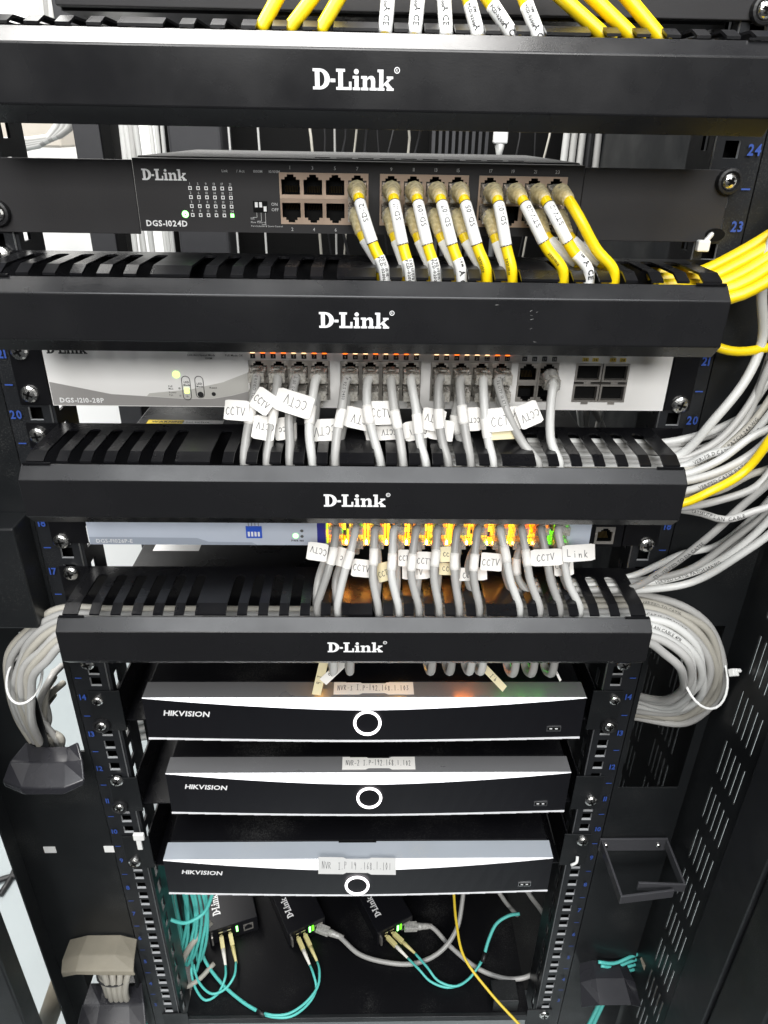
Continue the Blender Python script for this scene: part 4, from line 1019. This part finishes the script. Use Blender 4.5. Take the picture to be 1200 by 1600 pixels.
# ---- cable runs to the right
def run(name, label, pxs, Ys, r, m, group, start=None, prn=None, end=None, n0=Vector((0, -.9, .43)), ps=4., psz=2.2):
    pts = (start or []) + [P(x, y, Y) for (x, y), Y in zip(pxs, Ys)] + (end or [])
    path = spline(pts, 5); o = sheath(path, r, m, None, 10, name); tag(o, label, 'cable', group)
    if prn:
        mb = MB(); text_on_path(mb, prn, path, ps, psz, n0, r); mb.build('print_lettering', 'black_print', o)
    return o
GR = 'cables leaving the managers on the right'
RUN = [  # manager, photo points, depth start/end, material, radius, print
    (3, [(1033, 692), (1100, 673), (1160, 642), (1215, 612)], (-12, -12), 'cable_white', 3.0, None, 'white cable curving right from the CCTV manager, topmost of the grey bundle'),
    (3, [(1050, 705), (1105, 690), (1160, 655), (1215, 580)], (-17, -10), 'cable_grey', 3.0, None, 'grey cable rising steeply behind the front cables right of CCTV manager'),
    (3, [(1055, 715), (1120, 660), (1165, 598), (1190, 535), (1197, 450), (1212, 380)], (-22, -26), 'cable_white', 3.3, None, 'white cable climbing highest along the right edge of the photo'),
    (3, [(1060, 722), (1115, 700), (1165, 660), (1215, 560)], (-27, -18), 'cable_grey', 3.0, None, 'grey cable in the middle of the bundle right of CCTV manager'),
    (3, [(1063, 730), (1110, 712), (1160, 690), (1215, 640)], (-32, -26), 'cable_white', 3.1, None, 'bright white cable above the yellow one right of CCTV manager'),
    (3, [(1066, 742), (1120, 722), (1170, 690), (1215, 652)], (-38, -34), 'cable_white', 3.0, None, 'white cable just below the brightest one right of CCTV manager'),
    (3, [(1068, 752), (1130, 733), (1175, 705), (1215, 668)], (-43, -40), 'cable_grey', 3.0, None, 'shaded grey cable right above the yellow one'),
    (3, [(1068, 768), (1130, 742), (1175, 722), (1215, 690)], (-46, -44), 'cable_grey', 3.0, None, 'grey cable tucked behind the yellow one right of CCTV manager'),
    (3, [(1064, 787), (1110, 766), (1160, 731), (1215, 680)], (-52, -52), 'cable_yellow', 3.1, None, 'single yellow cable among the grey bundle right of CCTV manager'),
    (3, [(1064, 793), (1130, 778), (1180, 752), (1215, 728)], (-50, -46), 'cable_grey', 3.0, None, 'grey cable just below the single yellow cable'),
    (3, [(1062, 796), (1090, 811), (1130, 818), (1170, 808), (1215, 778)], (-44, -52), 'cable_grey', 3.0, 'CAT.5E UTP LAN CABLE', 'printed grey cable sagging lowest right of CCTV manager'),
    (3, [(1040, 697), (1100, 684), (1160, 668), (1215, 640)], (-14, -3), 'cable_grey', 2.8, None, 'grey cable low behind the topmost white one right of CCTV manager'),
    (3, [(1058, 718), (1120, 684), (1172, 622), (1215, 510)], (-24, -6), 'cable_grey', 2.8, None, 'grey cable climbing just inside the highest white one'),
    (3, [(1064, 736), (1120, 708), (1172, 672), (1215, 605)], (-35, -14), 'cable_old', 2.8, None, 'dull grey cable deep inside the bundle right of CCTV manager'),
    (3, [(1066, 775), (1120, 762), (1170, 742), (1215, 716)], (-40, -36), 'cable_old', 2.8, None, 'dull grey cable under the single yellow cable'),
    (4, [(984, 912), (1050, 893), (1120, 862), (1170, 825), (1215, 765)], (-10, -8), 'cable_grey', 2.8, None, 'grey cable rearmost in the fan right of the lowest manager'),
    (4, [(982, 920), (1050, 882), (1110, 835), (1160, 788), (1215, 735)], (-26, -54), 'cable_grey', 3.0, 'ETL VERIFIED TO EIA CAT5E', 'printed grey cable crossing diagonally up from the lowest manager'),
    (4, [(980, 902), (1060, 872), (1130, 842), (1215, 778)], (-8, -20), 'cable_white', 3.0, None, 'white cable topmost in the fan right of the lowest manager'),
    (4, [(984, 909), (1070, 882), (1140, 850), (1215, 786)], (-13, -27), 'cable_grey', 3.0, None, 'grey cable second in the fan right of the lowest manager'),
    (4, [(987, 915), (1080, 888), (1150, 853), (1215, 798)], (-18, -34), 'cable_white', 3.0, None, 'white cable third in the fan right of the lowest manager'),
    (4, [(990, 922), (1080, 903), (1150, 873), (1215, 815)], (-23, -41), 'cable_white', 3.0, None, 'white cable lowest in the fan right of the lowest manager')]
for i, (mgr, pxs, (ya, yb), m, r, prn, lab) in enumerate(RUN):
    jr = random.Random(i+5); pxs = [q_ if k in (0,) else (q_[0]+jr.uniform(-7, 7), q_[1]+jr.uniform(-9, 9)) for k, q_ in enumerate(pxs)]; r -= jr.uniform(0, .35)
    n = len(pxs); Ys = [ya+(yb-ya)*k/(n-1)+(jr.uniform(-6, 6) if 0 < k < n-1 else 0) for k in range(n)]; p = P(*pxs[0], ya); top = {3: 877, 4: 754.1}[mgr]
    z = max(top-37, min(top+1.2, p.z)); st = [Vector((60 if mgr == 3 else 120, ya, z)), Vector((190, ya, z))]
    last = P(*pxs[-1], yb)
    run('network_cable', lab, pxs, Ys, r, m, GR, st, prn or ('VERIFIED CAT5E PATCH 24AWG' if i % 3 == 1 else None), [last+Vector((22, 10, 50)), last+Vector((30, 40, 160))], ps=180 if mgr == 3 else 118, psz=2.5)
YB = [[(1088, 427), (1140, 404), (1215, 360)], [(1104, 436), (1150, 415), (1215, 378)], [(1118, 446), (1160, 428), (1215, 394)], [(1130, 455), (1168, 440), (1215, 410)], [(1142, 466), (1178, 452), (1215, 430)]]
for i, pxs in enumerate(YB):
    Y = -10-10.5*i; p = P(*pxs[0], Y); z = min(997.5, p.z)
    run('patch_cable', f'yellow cable {ordn[i]} from the top in the bundle leaving the scratched manager', pxs, (Y, Y-2, Y-4), 4.2 if i < 4 else 3.6, 'cable_yellow', 'yellow bundle leaving the scratched manager', [Vector((191, Y+1, z-1)), Vector((206, Y, z))], None, [P(1260, pxs[-1][1]-34, Y-5)])
run('patch_cable', 'single yellow cable peeking out below the right end of scratched manager', [(1118, 541), (1140, 548), (1165, 549), (1215, 540)], (-20, -22, -22, -20), 3.2, 'cable_yellow', 'yellow bundle leaving the scratched manager', [P(1080, 520, -15)])

# ---- cables lying in the lowest duct and looping at both sides
GL_ = 'cable loop right of the lowest manager'
def lerp2(A, B, t): return [(a[0]+(b[0]-a[0])*t, a[1]+(b[1]-a[1])*t) for a, b in zip(A, B)]
OUT = [(1000, 930), (1060, 943), (1108, 980), (1130, 1040), (1118, 1092), (1070, 1129), (990, 1116)]
INN = [(1012, 1003), (1040, 1016), (1064, 1038), (1072, 1062), (1060, 1082), (1034, 1094), (985, 1086)]
for i in range(9):
    t = i/8; jr = random.Random(i); q = [(a+(jr.uniform(-5, 5) if 0 < n_ < 6 else 0), b+(jr.uniform(-5, 5) if n_ > 0 else 0)) for n_, (a, b) in enumerate(lerp2(OUT, INN, t))]; Y = -8-6.2*i
    Ys = [Y, Y-2, Y-4+jr.uniform(-3, 3), Y*.8-8, Y*.6-2, Y*.4+10, 30+Y*.2]
    p = P(*q[0], Y); z = max(717, min(755, p.z))
    st = [Vector((20, Y, z)), Vector((150, Y, z)), Vector((200, Y, z))]
    run('network_cable', f'{ordn[i]} cable from the outside in the tied loop right of the lowest manager', q, Ys, 3.4, 'cable_white' if i in (4, 5, 6) else ('cable_old' if i in (1, 2) else 'cable_grey'), GL_, st, {3: 'CAT.5E UTP 24AWG', 1: 'VERIFIED TO CAT5E', 5: 'LAN CABLE 4PR'}.get(i), [P(960, q[-1][1]-2, 60+Y*.2)], ps=212, psz=2.6)
LO = [(90, 952), (42, 984), (14, 1024), (8, 1068), (24, 1116), (54, 1164)]
LI = [(100, 1006), (74, 1030), (56, 1056), (50, 1086), (52, 1124), (66, 1166)]
for i in range(7):
    t = i/6; jr = random.Random(i+70); q = [(a+(jr.uniform(-5, 5) if 0 < n_ < 5 else 0), b+(jr.uniform(-4, 4) if n_ > 0 else 0)) for n_, (a, b) in enumerate(lerp2(LO, LI, t))]; Y = -10-7*i
    Ys = [Y, Y-1, Y*.9-2, Y*.7-6, Y*.4-4, 8]
    p = P(*q[0], Y); z = max(717, min(755, p.z))
    pts = [Vector((-10, Y, z)), Vector((-150, Y, z)), Vector((-200, Y, z))]
    run('network_cable', f'{ordn[i]} cable from the outside in the tied bend left of the lowest manager', q, Ys, 3.3, 'cable_old' if i in (0, 3, 5) else 'cable_grey', 'cable bend left of the lowest manager', pts, None, [P(q[-1][0]+14, 1196, 30), P(q[-1][0]+20, 1225, 60)])
for k in range(6):
    jr = random.Random(700+k); q = [P(100-jr.uniform(0, 20), 1040+9*k, 60), P(78-4*k, 1062+12*k, 25), P(62+jr.uniform(-8, 20), 1110+8*k, 14+4*k), P(76+jr.uniform(-12, 18), 1150, 12), P(92+jr.uniform(-10, 20), 1185, 40)]
    tag(sheath(spline(q, 4), 3.2, 'cable_old' if k % 2 else 'cable_grey', None, 8, 'network_cable'), f'{ordn[k]} from the top of the tangled cables inside the upper left opening', 'network cable', 'tangle inside the upper left opening')
def tie(label, c, ax, ay, rx, ry, head, group=None):
    pts = [c + ax*rx*math.cos(a) + ay*ry*math.sin(a) for a in (2*math.pi*k/28 for k in range(29))]
    t = thing('cable_tie', label, 'cable tie', c, group); mb = MB(); mb.tube(pts, 1.1, 6, caps=False); mb.build('strap', 'tie', t, smooth=True)
    if head is not None: mb = MB(); mb.obox(head, ax, ay, ax.cross(ay), 3.6, 3.2, 2.6); mb.box(head.x+2.2, head.x+6, head.y-1.5, head.y+1.5, head.z+1, head.z+3.4); mb.build('head', 'tie', t, bevel=.6)
    return t
ca, cb = P(1070, 1050, -40), P(1132, 1050, -22); c = (ca+cb)/2
tie('white cable tie round the cable loop right of the lowest manager', c, (cb-ca).normalized(), Vector((0, -.75, -.66)), (cb-ca).length/2+3, 30, cb+Vector((6, -3, 2)))
ca, cb = P(14, 1058, -26), P(62, 1060, -34); c = (ca+cb)/2
tie('pale cable tie round the cable bend left of the lowest manager', c, (cb-ca).normalized(), Vector((0, -.75, -.66)), (cb-ca).length/2+2, 21, None)
c = P(1100, 380, -5); tt = thing('cable_tie', 'short white cable tie end poking from the dark switch ear slot', 'cable tie', c)
mb = MB(); mb.tube(spline([P(1112, 366, -3), P(1106, 373, -7), P(1098, 384, -8)], 2), 1.6, 6); mb.build('strap', 'tie', tt); mb = MB(); mb.obox(P(1098, 384, -8), X_, Y_, Z_, 4, 2.5, 3.5); mb.build('head', 'tie', tt, bevel=1)
c = P(217, 1314, -4); tt = thing('cable_tie', 'white cable tie head on the left rail near the lowest recorder', 'cable tie', c)
mb = MB(); mb.obox(P(217, 1307, -5), X_, Y_, Z_, 5.5, 2, 4.5); mb.build('head', 'tie', tt, bevel=1); mb = MB(); mb.obox(P(218, 1318, -5), X_, Y_, Z_, 2.4, 1.2, 8); mb.build('strap', 'tie', tt)
c = P(898, 1348, -4); tt = tag(sheath(spline([P(902, 1338, -4), P(901, 1347, -7), P(892, 1352, -7)], 2), 1.6, 'tie', None, 6, 'cable_tie'), 'small white hooked tie end on the right rail near the lowest recorder', 'cable tie')

# ---- bends and tags peeking out below the lowest manager
for k, (x, m, g) in enumerate(((668, 'cable_grey', 0), (697, 'cable_grey', 0), (727, 'cable_white', 0), (744, 'cable_white', 0), (793, 'cable_grey', 1), (821, 'cable_grey', 1), (851, 'cable_grey', 1), (520, 'cable_white', 0), (545, 'cable_grey', 0))):
    c = P(x, 1041 if g else 1038, -22)
    pts = [c+Vector((-3, 18, 24)), c+Vector((-1.5, 6, 6)), c+Vector((0, -3, -.5)), c+Vector((1.5, -16, 6)), c+Vector((2, -18, 22))]
    side_ = 'green-lit' if g else 'pale'
    t = thing('network_cable', f'{side_} cable bend {ordn[k]} of those peeking out under the lowest manager', 'network cable', c, 'cable bends under the lowest manager')
    sheath(spline(pts, 2), 3.4, m, t)
    if g:
        mb = MB(); mb.tube([c+Vector((0, 7, 11)), c+Vector((0, 2, 3.5))], 4.6, 12); mb.build('boot', 'boot_clear', t, smooth=True)
        mb = MB(); mb.obox(c+Vector((0, 6, 6.5)), X_, Y_, Z_, 5.4, .7, .7); mb.build('port_light_or_glow', 'led_port_green', t)  # added green emitter on the bend for the hidden switch's glow
def hang(pxs, Y, wmm, label, m='paper_yellow'):
    a, b = P(*pxs[0], Y), P(*pxs[1], Y-6); d = (b-a); L = d.length; d.normalize(); ax = d.cross(NRM).normalized()
    mb = MB(); mb.plate([(-wmm/2, 0), (wmm/2, 0), (wmm/2, L), (-wmm/2, L*.97)], a, ax, d, .4); o = mb.build('paper_tag', m); tag(o, label, 'tag', 'paper tags hanging under the lowest manager')
    mb = MB(); nn = ax.cross(d); sgn = 1 if nn.dot(NRM) > 0 else -1
    pen(mb, 'I.P', a+d*L*.55+nn*(.7 if sgn > 0 else -.25), d, -ax if sgn < 0 else ax, wmm*.5, .8, .4, random.Random(1)); mb.build('handwriting', 'ink', o)
hang([(506, 1034), (494, 1086)], -20, 7.5, 'cream paper tag hanging straight down under the lowest manager, left')
hang([(538, 1034), (504, 1066)], -22, 7.5, 'cream paper tag slanting beside the straight one under lowest manager', 'paper')
hang([(750, 1036), (789, 1077)], -20, 6, 'long narrow cream tag slanting right towards the topmost recorder')
hang([(862, 1036), (876, 1064)], -18, 2, 'thin pale strip hanging at the right under the lowest manager', 'paper')

# ------------------------------------------------------------------ fibre leads at the bottom
def lc(parent, p, d, m):
    d = d.normalized(); s = d.cross(Z_).normalized(); u = s.cross(d)
    mb = MB(); mb.obox(p+d*9, d, s, u, 8, 2.8, 2.8); mb.obox(p-d*2.5, d, s, u, 3.4, 1.7, 1.2); mb.build('connector', 'connector_beige', parent, bevel=.5)
    mb = MB(); mb.tube([p+d*17, p+d*24, p+d*40], 2.5, 8, rs=[2.9, 2.5, 1.5]); mb.build('boot', m, parent, smooth=True)
def fibre(label, starts, trunk, group='aqua fibre leads on the bottom shelf'):
    """starts: list of (connector point, direction, boot, [photo points with height]); trunk shared"""
    t = thing('fibre_lead', label, 'fibre lead', starts[0][0], group)
    for p, d, m, mid in starts:
        lc(t, p, d, m); pts = [p+d.normalized()*38] + [P(x, y, Z=z) for x, y, z in mid]
        sheath(spline(pts, 4), 1.6, 'fibre_aqua', t)
    if trunk:
        pts = [P(x, y, Z=z) for x, y, z in trunk]; sheath(spline(pts, 4), 2.2, 'fibre_aqua', t, 9, 'trunk')
        a = pts[0]; b = pts[1]; mb = MB(); mb.tube([a-(b-a).normalized()*6, a+(b-a).normalized()*6], 3.1, 10); mb.build('splitter', 'cable_black', t, smooth=True)
    return t
D = Vector
za, zb_ = FS+14, FS+3
p1, p2 = cv1(w1*.24, -2, 16), cv1(w1*.42, -2, 16)
fibre('aqua fibre pair looping left from the leftmost media converter',
      [(p1, P(355, 1525, Z=za-4)-p1, 'connector_white', [(352, 1527, za), (340, 1553, zb_), (322, 1563, zb_), (306, 1545, zb_), (299, 1515, zb_+4), (302, 1502, zb_+10)]),
       (p2, P(372, 1518, Z=za-4)-p2, 'connector_beige', [(366, 1525, za), (352, 1545, zb_+4), (332, 1553, zb_+4), (313, 1538, zb_+4), (304, 1515, zb_+6), (303, 1502, zb_+10)])],
      [(303, 1498, zb_+12), (308, 1472, 120), (314, 1445, 140), (302, 1420, 165), (295, 1395, 190)])
p1, p2 = cv2(w2*.24, -2, 16), cv2(w2*.42, -2, 16)
fibre('aqua fibre pair sweeping low from the middle media converter',
      [(p1, P(486, 1512, Z=za-4)-p1, 'connector_white', [(489, 1520, za), (494, 1545, zb_+4), (482, 1568, zb_), (455, 1588, zb_), (425, 1589, zb_), (412, 1585, zb_)]),
       (p2, P(497, 1505, Z=za-4)-p2, 'connector_beige', [(499, 1515, za), (497, 1540, zb_+8), (478, 1566, zb_+5), (450, 1584, zb_+4), (425, 1586, zb_+4), (413, 1583, zb_+4)])],
      [(408, 1583, zb_), (380, 1566, zb_), (345, 1535, zb_+4), (318, 1495, zb_+12), (312, 1455, 135), (305, 1420, 160)])
p1, p2 = cv3(w3*.24, -2, 16), cv3(w3*.42, -2, 16)
fibre('aqua fibre pair looping right from the rightmost media converter',
      [(p1, P(648, 1508, Z=za-4)-p1, 'connector_white', [(655, 1515, za), (672, 1533, zb_+3), (700, 1543, zb_), (725, 1535, zb_+2), (742, 1518, zb_+8), (752, 1502, zb_+16)]),
       (p2, P(660, 1500, Z=za-4)-p2, 'connector_beige', [(668, 1512, za), (684, 1532, zb_+6), (712, 1541, zb_+4), (732, 1530, zb_+6), (745, 1514, zb_+12), (753, 1502, zb_+16)])],
      [(756, 1496, zb_+18), (763, 1470, 128), (776, 1443, 138), (797, 1430, 145), (812, 1428, 150)])
# slack aqua coils behind the left rail
for k in range(7):
    a = random.Random(k+90); x0 = 262+6*k; pts = [P(x0-12+a.uniform(-4, 4), 1335+4*k, 40), P(x0-6, 1400, 48+5*k), P(x0+2+a.uniform(-5, 5), 1455, 44+4*k), P(x0+12, 1490+a.uniform(0, 32), 40+3*k), P(x0+24, 1472, 52), P(x0+30+a.uniform(-6, 6), 1425, 60), P(x0+22, 1385, 70)]
    tag(sheath(spline(pts, 5), 2.0, 'fibre_aqua', None, 8, 'fibre_lead'), f'{ordn[k]} from the left of the slack aqua fibre loops behind the left rail', 'fibre lead', 'slack aqua fibre loops')
tag(sheath(spline([P(266, 1437, 26), P(290, 1442, 30), P(318, 1427, 40), P(334, 1392, 50)], 4), 2.2, 'fibre_aqua', None, 8, 'fibre_lead'), 'aqua fibre lead bowing across the slack loops at the left', 'fibre lead')
tag(sheath(spline([P(300, 1560, 40), P(282, 1520, 45), P(300, 1475, 50), P(330, 1440, 70)], 4), 4, 'cable_old', None, 8, 'dusty_cable'), 'dusty grey cord curving behind the aqua fibre at lower left', 'cord', 'dusty cords at lower left')
tag(sheath(spline([P(240, 1525, 30), P(275, 1545, 34), P(305, 1535, 40), P(335, 1505, 60)], 4), 3.2, 'cable_old', None, 8, 'dusty_cable'), 'thin dusty cord below the aqua slack loops at lower left', 'cord', 'dusty cords at lower left')
# grey leads of the two converters
def lead(label, fp, wd, mid, endy, grp='grey leads of the media converters'):
    p = fp(wd*.80, -2, 15); d = (P(*mid[0][:2], Z=mid[0][2])-p).normalized(); t = thing('network_cable', label, 'network cable', p, grp)
    s = d.cross(Z_).normalized(); u = s.cross(d)
    mb = MB(); mb.obox(p+d*6, d, s, u, 9, 5.4, 4); mb.build('plug', 'boot_grey', t, bevel=.8)
    mb = MB(); mb.tube([p+d*k for k in (14, 20, 28, 36)], 4, 10, rs=[5, 4.6, 3.9, 3.2]); mb.build('boot', 'boot_grey', t, smooth=True)
    sheath(spline([p+d*12] + [P(x, y, Z=z) for x, y, z in mid], 4), 3.1, 'cable_grey', t)
lead('grey network lead drooping from the middle converter to the right', cv2, w2, [(528, 1462, 108), (560, 1490, 103), (600, 1503, 102), (650, 1505, 103), (690, 1485, 112), (714, 1450, 130), (722, 1410, 150), (726, 1370, 170)], 0)
lead('grey network lead making the wide loop from the rightmost converter', cv3, w3, [(672, 1447, 110), (705, 1480, 104), (750, 1515, 102), (800, 1530, 103), (838, 1518, 110), (858, 1480, 125), (852, 1435, 145), (830, 1402, 165), (815, 1380, 180)], 0)
tag(sheath(spline([P(780, 1395, 120), P(792, 1412, 118), P(808, 1430, 122)], 3), 3, 'cable_grey', None, 8, 'network_cable'), 'short grey cable end under the right of the lowest recorder', 'network cable')
tag(sheath(spline([P(709, 1395, 60), P(713, 1440, 50), P(725, 1495, 30), P(765, 1550, 0), P(815, 1605, -30)], 4), 1.7, 'fibre_yellow', None, 8, 'fibre_lead'), 'yellow fibre lead running diagonally down to the bottom edge', 'fibre lead')

# ------------------------------------------------------------------ outside the rails, lower left and right
GB = 'grey cable bundle in the lower left opening'
for k in range(8):
    x = 156+6*k; Y = -2-4*(k % 2)*2; pts = [P(150+8*k, 1496, 18), P(157+6.2*k, 1520, Y-6), P(166+4.2*k, 1545, Y-10), P(172+4*k, 1568, Y+2), P(176+3.5*k, 1590, 22)]
    tag(sheath(spline(pts, 4), 3.7, 'cable_old', None, 8, 'network_cable'), f'{ordn[k]} from the left of the dusty grey cables tied under the tan lip', 'network cable', GB)
ca, cb = P(152, 1524, -14), P(204, 1522, -14)
t = tie('black cable tie round the dusty bundle at lower left', (ca+cb)/2, X_, Vector((0, -.8, -.5)), (cb-ca).length/2, 12, None); [setattr(q.data.materials[0], 'name', q.data.materials[0].name) for q in t.children]
for q in t.children: q.data.materials[0] = MATS['cable_black']
for k, (a, b, c_) in enumerate((((212, 1562), (203, 1582), (194, 1610)), ((213, 1562), (212, 1585), (205, 1610)), ((215, 1562), (222, 1585), (232, 1612)), ((216, 1563), (217, 1585), (218, 1612)))):
    tag(sheath(spline([P(*a, -6), P(*b, -8), P(*c_, -6)], 4), 2.0, 'fibre_aqua', None, 8, 'fibre_lead'), f'{["leftmost", "second", "rightmost", "third"][k]} aqua fibre strand spilling at the bottom left corner', 'fibre lead', 'aqua strands at lower left')
# right corner: aqua leads, floor edge and dusty duct
for k in range(4):
    pts = [P(935+4*k, 1503+6*k, -8), P(960, 1505+6*k, -6), P(985, 1495+7*k, 0), P(1005, 1488+8*k, 10)]
    tag(sheath(spline(pts, 4), 2.0, 'fibre_aqua', None, 8, 'fibre_lead'), f'{ordn[k]} from the top of the aqua leads crossing the right baffle', 'fibre lead', 'aqua leads beside the right rail')
for k in range(2):
    tag(sheath(spline([P(958+3*k, 1520, -12), P(945+5*k, 1550, -14), P(918+7*k, 1605, -14)], 4), 2.6, 'fibre_aqua', None, 8, 'fibre_lead'), f'{["left", "right"][k]} of the two aqua leads running down at lower right', 'fibre lead', 'aqua leads running down at lower right')
lipr = MB()
for a, b in zip([[(262, 0, 205), (276, 0, 212), (306, 0, 212), (318, 0, 205)], [(258, -20, 203), (275, -20, 211), (308, -20, 211), (322, -20, 203)]], [[(258, -20, 203), (275, -20, 211), (308, -20, 211), (322, -20, 203)], [(256, -40, 190), (274, -44, 202), (310, -44, 202), (325, -40, 190)]]):
    for i in range(3): lipr.face(a[i], a[i+1], b[i+1], b[i])
o = lipr.build('cable_lip', 'tongue_grey', br); solid(o, 2.2)
mb = MB(); pa, pb = P(1012, 1500, -10), P(1050, 1610, -40)
mb.tube([pa, (pa+pb)/2, pb], 9, 6); tag(mb.build('cable_conduit', 'tongue_tan'), 'dusty tan conduit at the foot of the right side panel', 'conduit')
# open door edge, floor cable, left foot pipe
dr = thing('cabinet_door', 'black cabinet door edge standing open at the bottom left corner', 'door', (-380, -300, -105))
mb = MB(); a, b = P(-60, 1300, -120), P(66, 1610, -120); mb.box(a.x-160, P(33, 1520, -120).x-13, -122, -100, -100, 1250); mb.build('leaf', 'panel_black', dr, bevel=2)
mb = MB(); pa, pb = P(100, 1520, 60), P(68, 1612, 40); mb.tube([pa, pb], 13, 12); tag(mb.build('floor_pipe', 'tongue_tan', smooth=True), 'dusty grey pipe beside the floor at lower left', 'pipe')
for k, q in enumerate(([(0, 1398), (18, 1370), (30, 1335), (27, 1312)], [(-10, 1378), (12, 1371), (34, 1367), (52, 1368)])):
    tag(sheath(spline([P(x, y, Z=-104) for x, y in q], 12), 5, 'cable_black', None, 8, 'floor_cable'), f'{["thin curved", "straight"][k]} black cable lying on the pale floor', 'cable')

# ------------------------------------------------------------------ behind the equipment
GV = 'vertical cables in the rear of the rack'
for k, (x, m, r) in enumerate(((192, 'cable_white', 4.2), (199, 'cable_white', 4.2), (206, 'cable_grey', 4.2), (214, 'cable_white', 4.2), (237, 'cable_white', 3.), (246, 'cable_white', 3.), (255, 'cable_white', 3.),
        (358, 'cable_white', 1.6), (404, 'cable_white', 1.6), (523, 'cable_grey', 1.6), (885, 'cable_white', 5), (897, 'cable_grey', 5), (910, 'cable_grey', 5), (922, 'cable_black', 5), (935, 'cable_grey', 5), (948, 'cable_black', 5), (962, 'cable_black', 5))):
    p = P(x, 215, 620); j = random.Random(k).uniform(-8, 8)
    tag(sheath(spline([Vector((p.x+j, 628, 1330)), Vector((p.x, 620, p.z)), Vector((p.x-j*.6, 616, p.z-200)), Vector((p.x+j, 622, 420))], 60), r, m, None, 8, 'rear_cable'), f'vertical {"white" if m == "cable_white" else "grey" if m == "cable_grey" else "black"} cable {ordn[k % 12]}{" past the middle" if k > 11 else ""} from the left in the rear of the rack', 'cable', GV)
mb = MB(); a, b = P(262, 215, 600), P(345, 215, 600); mb.box(a.x, b.x, 600, 690, 300, 1330); tag(mb.build('power_strip', 'rear_grey', bevel=4), 'tall grey housing standing in the rear of the rack', 'housing')
gr = thing('vent_grille', 'black finned grille behind the dark switch', 'grille', (P(715, 230, 640).x, 640, 500))
mb = MB(); a, b = P(672, 230, 640), P(765, 230, 640); mb.box(a.x, b.x, 652, 658, 500, 1330); mb.build('backing', 'deep', gr)
for k in range(9):
    x = a.x+(b.x-a.x)*(k+.5)/9; mb = MB(); mb.box(x-2.2, x+2.2, 640, 651, 502, 1328); mb.build('fin', 'rear_grey', gr)
wp = P(782, 214, 560); t = thing('white_connector', 'white plug hanging behind the dark switch', 'plug', wp)
mb = MB(); mb.box(wp.x-9, wp.x+9, 553, 567, wp.z-8, wp.z+40); mb.build('body', 'sticker_white', t, bevel=2); mb = MB(); mb.tube([wp-Z_*8, wp-Z_*20, wp-Z_*220], 4, 8, rs=[7, 4, 4]); mb.build('tail', 'cable_white', t, smooth=True)
a, b = P(-30, 180, 960), P(97, 231, 960); mb = MB(); mb.box(a.x, b.x, 960, 1040, b.z, a.z+40); tag(mb.build('wall_trunking', 'trunking', bevel=4), 'tan trunking box behind the cable coil at upper left', 'trunking')
for k in range(12):
    jr = random.Random(900+k); x = (486, 508, 540, 556, 572, 590, 612, 640, 655, 812, 836, 858)[k]; p = P(x, 215, 520+8*k)
    q = [p+Vector((jr.uniform(-30, 30), 0, 160)), p+Vector((jr.uniform(-8, 8), jr.uniform(-20, 20), 50)), p, p+Vector((jr.uniform(-14, 14), 0, -60)), p+Vector((jr.uniform(-40, 40), 10, -260))]
    tag(sheath(spline(q, 20), jr.uniform(.8, 2.2), jr.choice(['cable_old', 'cable_black', 'cable_black']), None, 7, 'rear_cable'), f'{ordn[k]} from the left of the thin loose wires behind the dark switch', 'cable', 'loose wires behind the dark switch')
# grey coils against the bright wall, upper left
for k in range(6):
    q = [P(-20, 232-2*k, 800), P(60+3*k, 226-2*k, 800), P(88+4*k, 200, 800), P(98+4*k, 160, 800), P(70+6*k, 40, 800), P(60+10*k, -40, 800)]
    tag(sheath(spline(q, 25), 6, 'cable_grey' if k % 2 else 'cable_white', None, 8, 'rear_cable'), f'grey cable {ordn[k]} from the left in the coil before the bright wall', 'cable', 'cable coil before the bright wall')
# tangle seen under the silver switch and left of the recorders
for k in range(10):
    rr = random.Random(300+k); x = 590+14*k if k < 6 else 905+12*(k-6)
    q = [P(x+rr.uniform(-10, 10), 560, 330), P(x, 640, 320), P(x+rr.uniform(-8, 14), 670, 330), P(x+rr.uniform(-20, 20), 780, 340)]
    tag(sheath(spline(q, 15), 4, rr.choice(['cable_white', 'cable_grey']), None, 8, 'rear_cable'), f'pale cable {ordn[k]} from the left seen through the gap below the silver switch', 'cable', 'cables behind the silver switch gap')
for k in range(6):
    rr = random.Random(400+k); q = [P(175, 1075+14*k, 480), P(205, 1092+12*k, 440), P(232, 1078+14*k, 430), P(270, 1100+10*k, 460)]
    tag(sheath(spline(q, 15), 9, 'cable_white' if k % 2 else 'cable_grey', None, 8, 'rear_cable'), f'pale cable {ordn[k]} from the top seen between left rail and recorders', 'cable', 'cables seen left of the recorders')
for o in list(COL.objects):
    if '_off' in o.keys(): del o['_off']
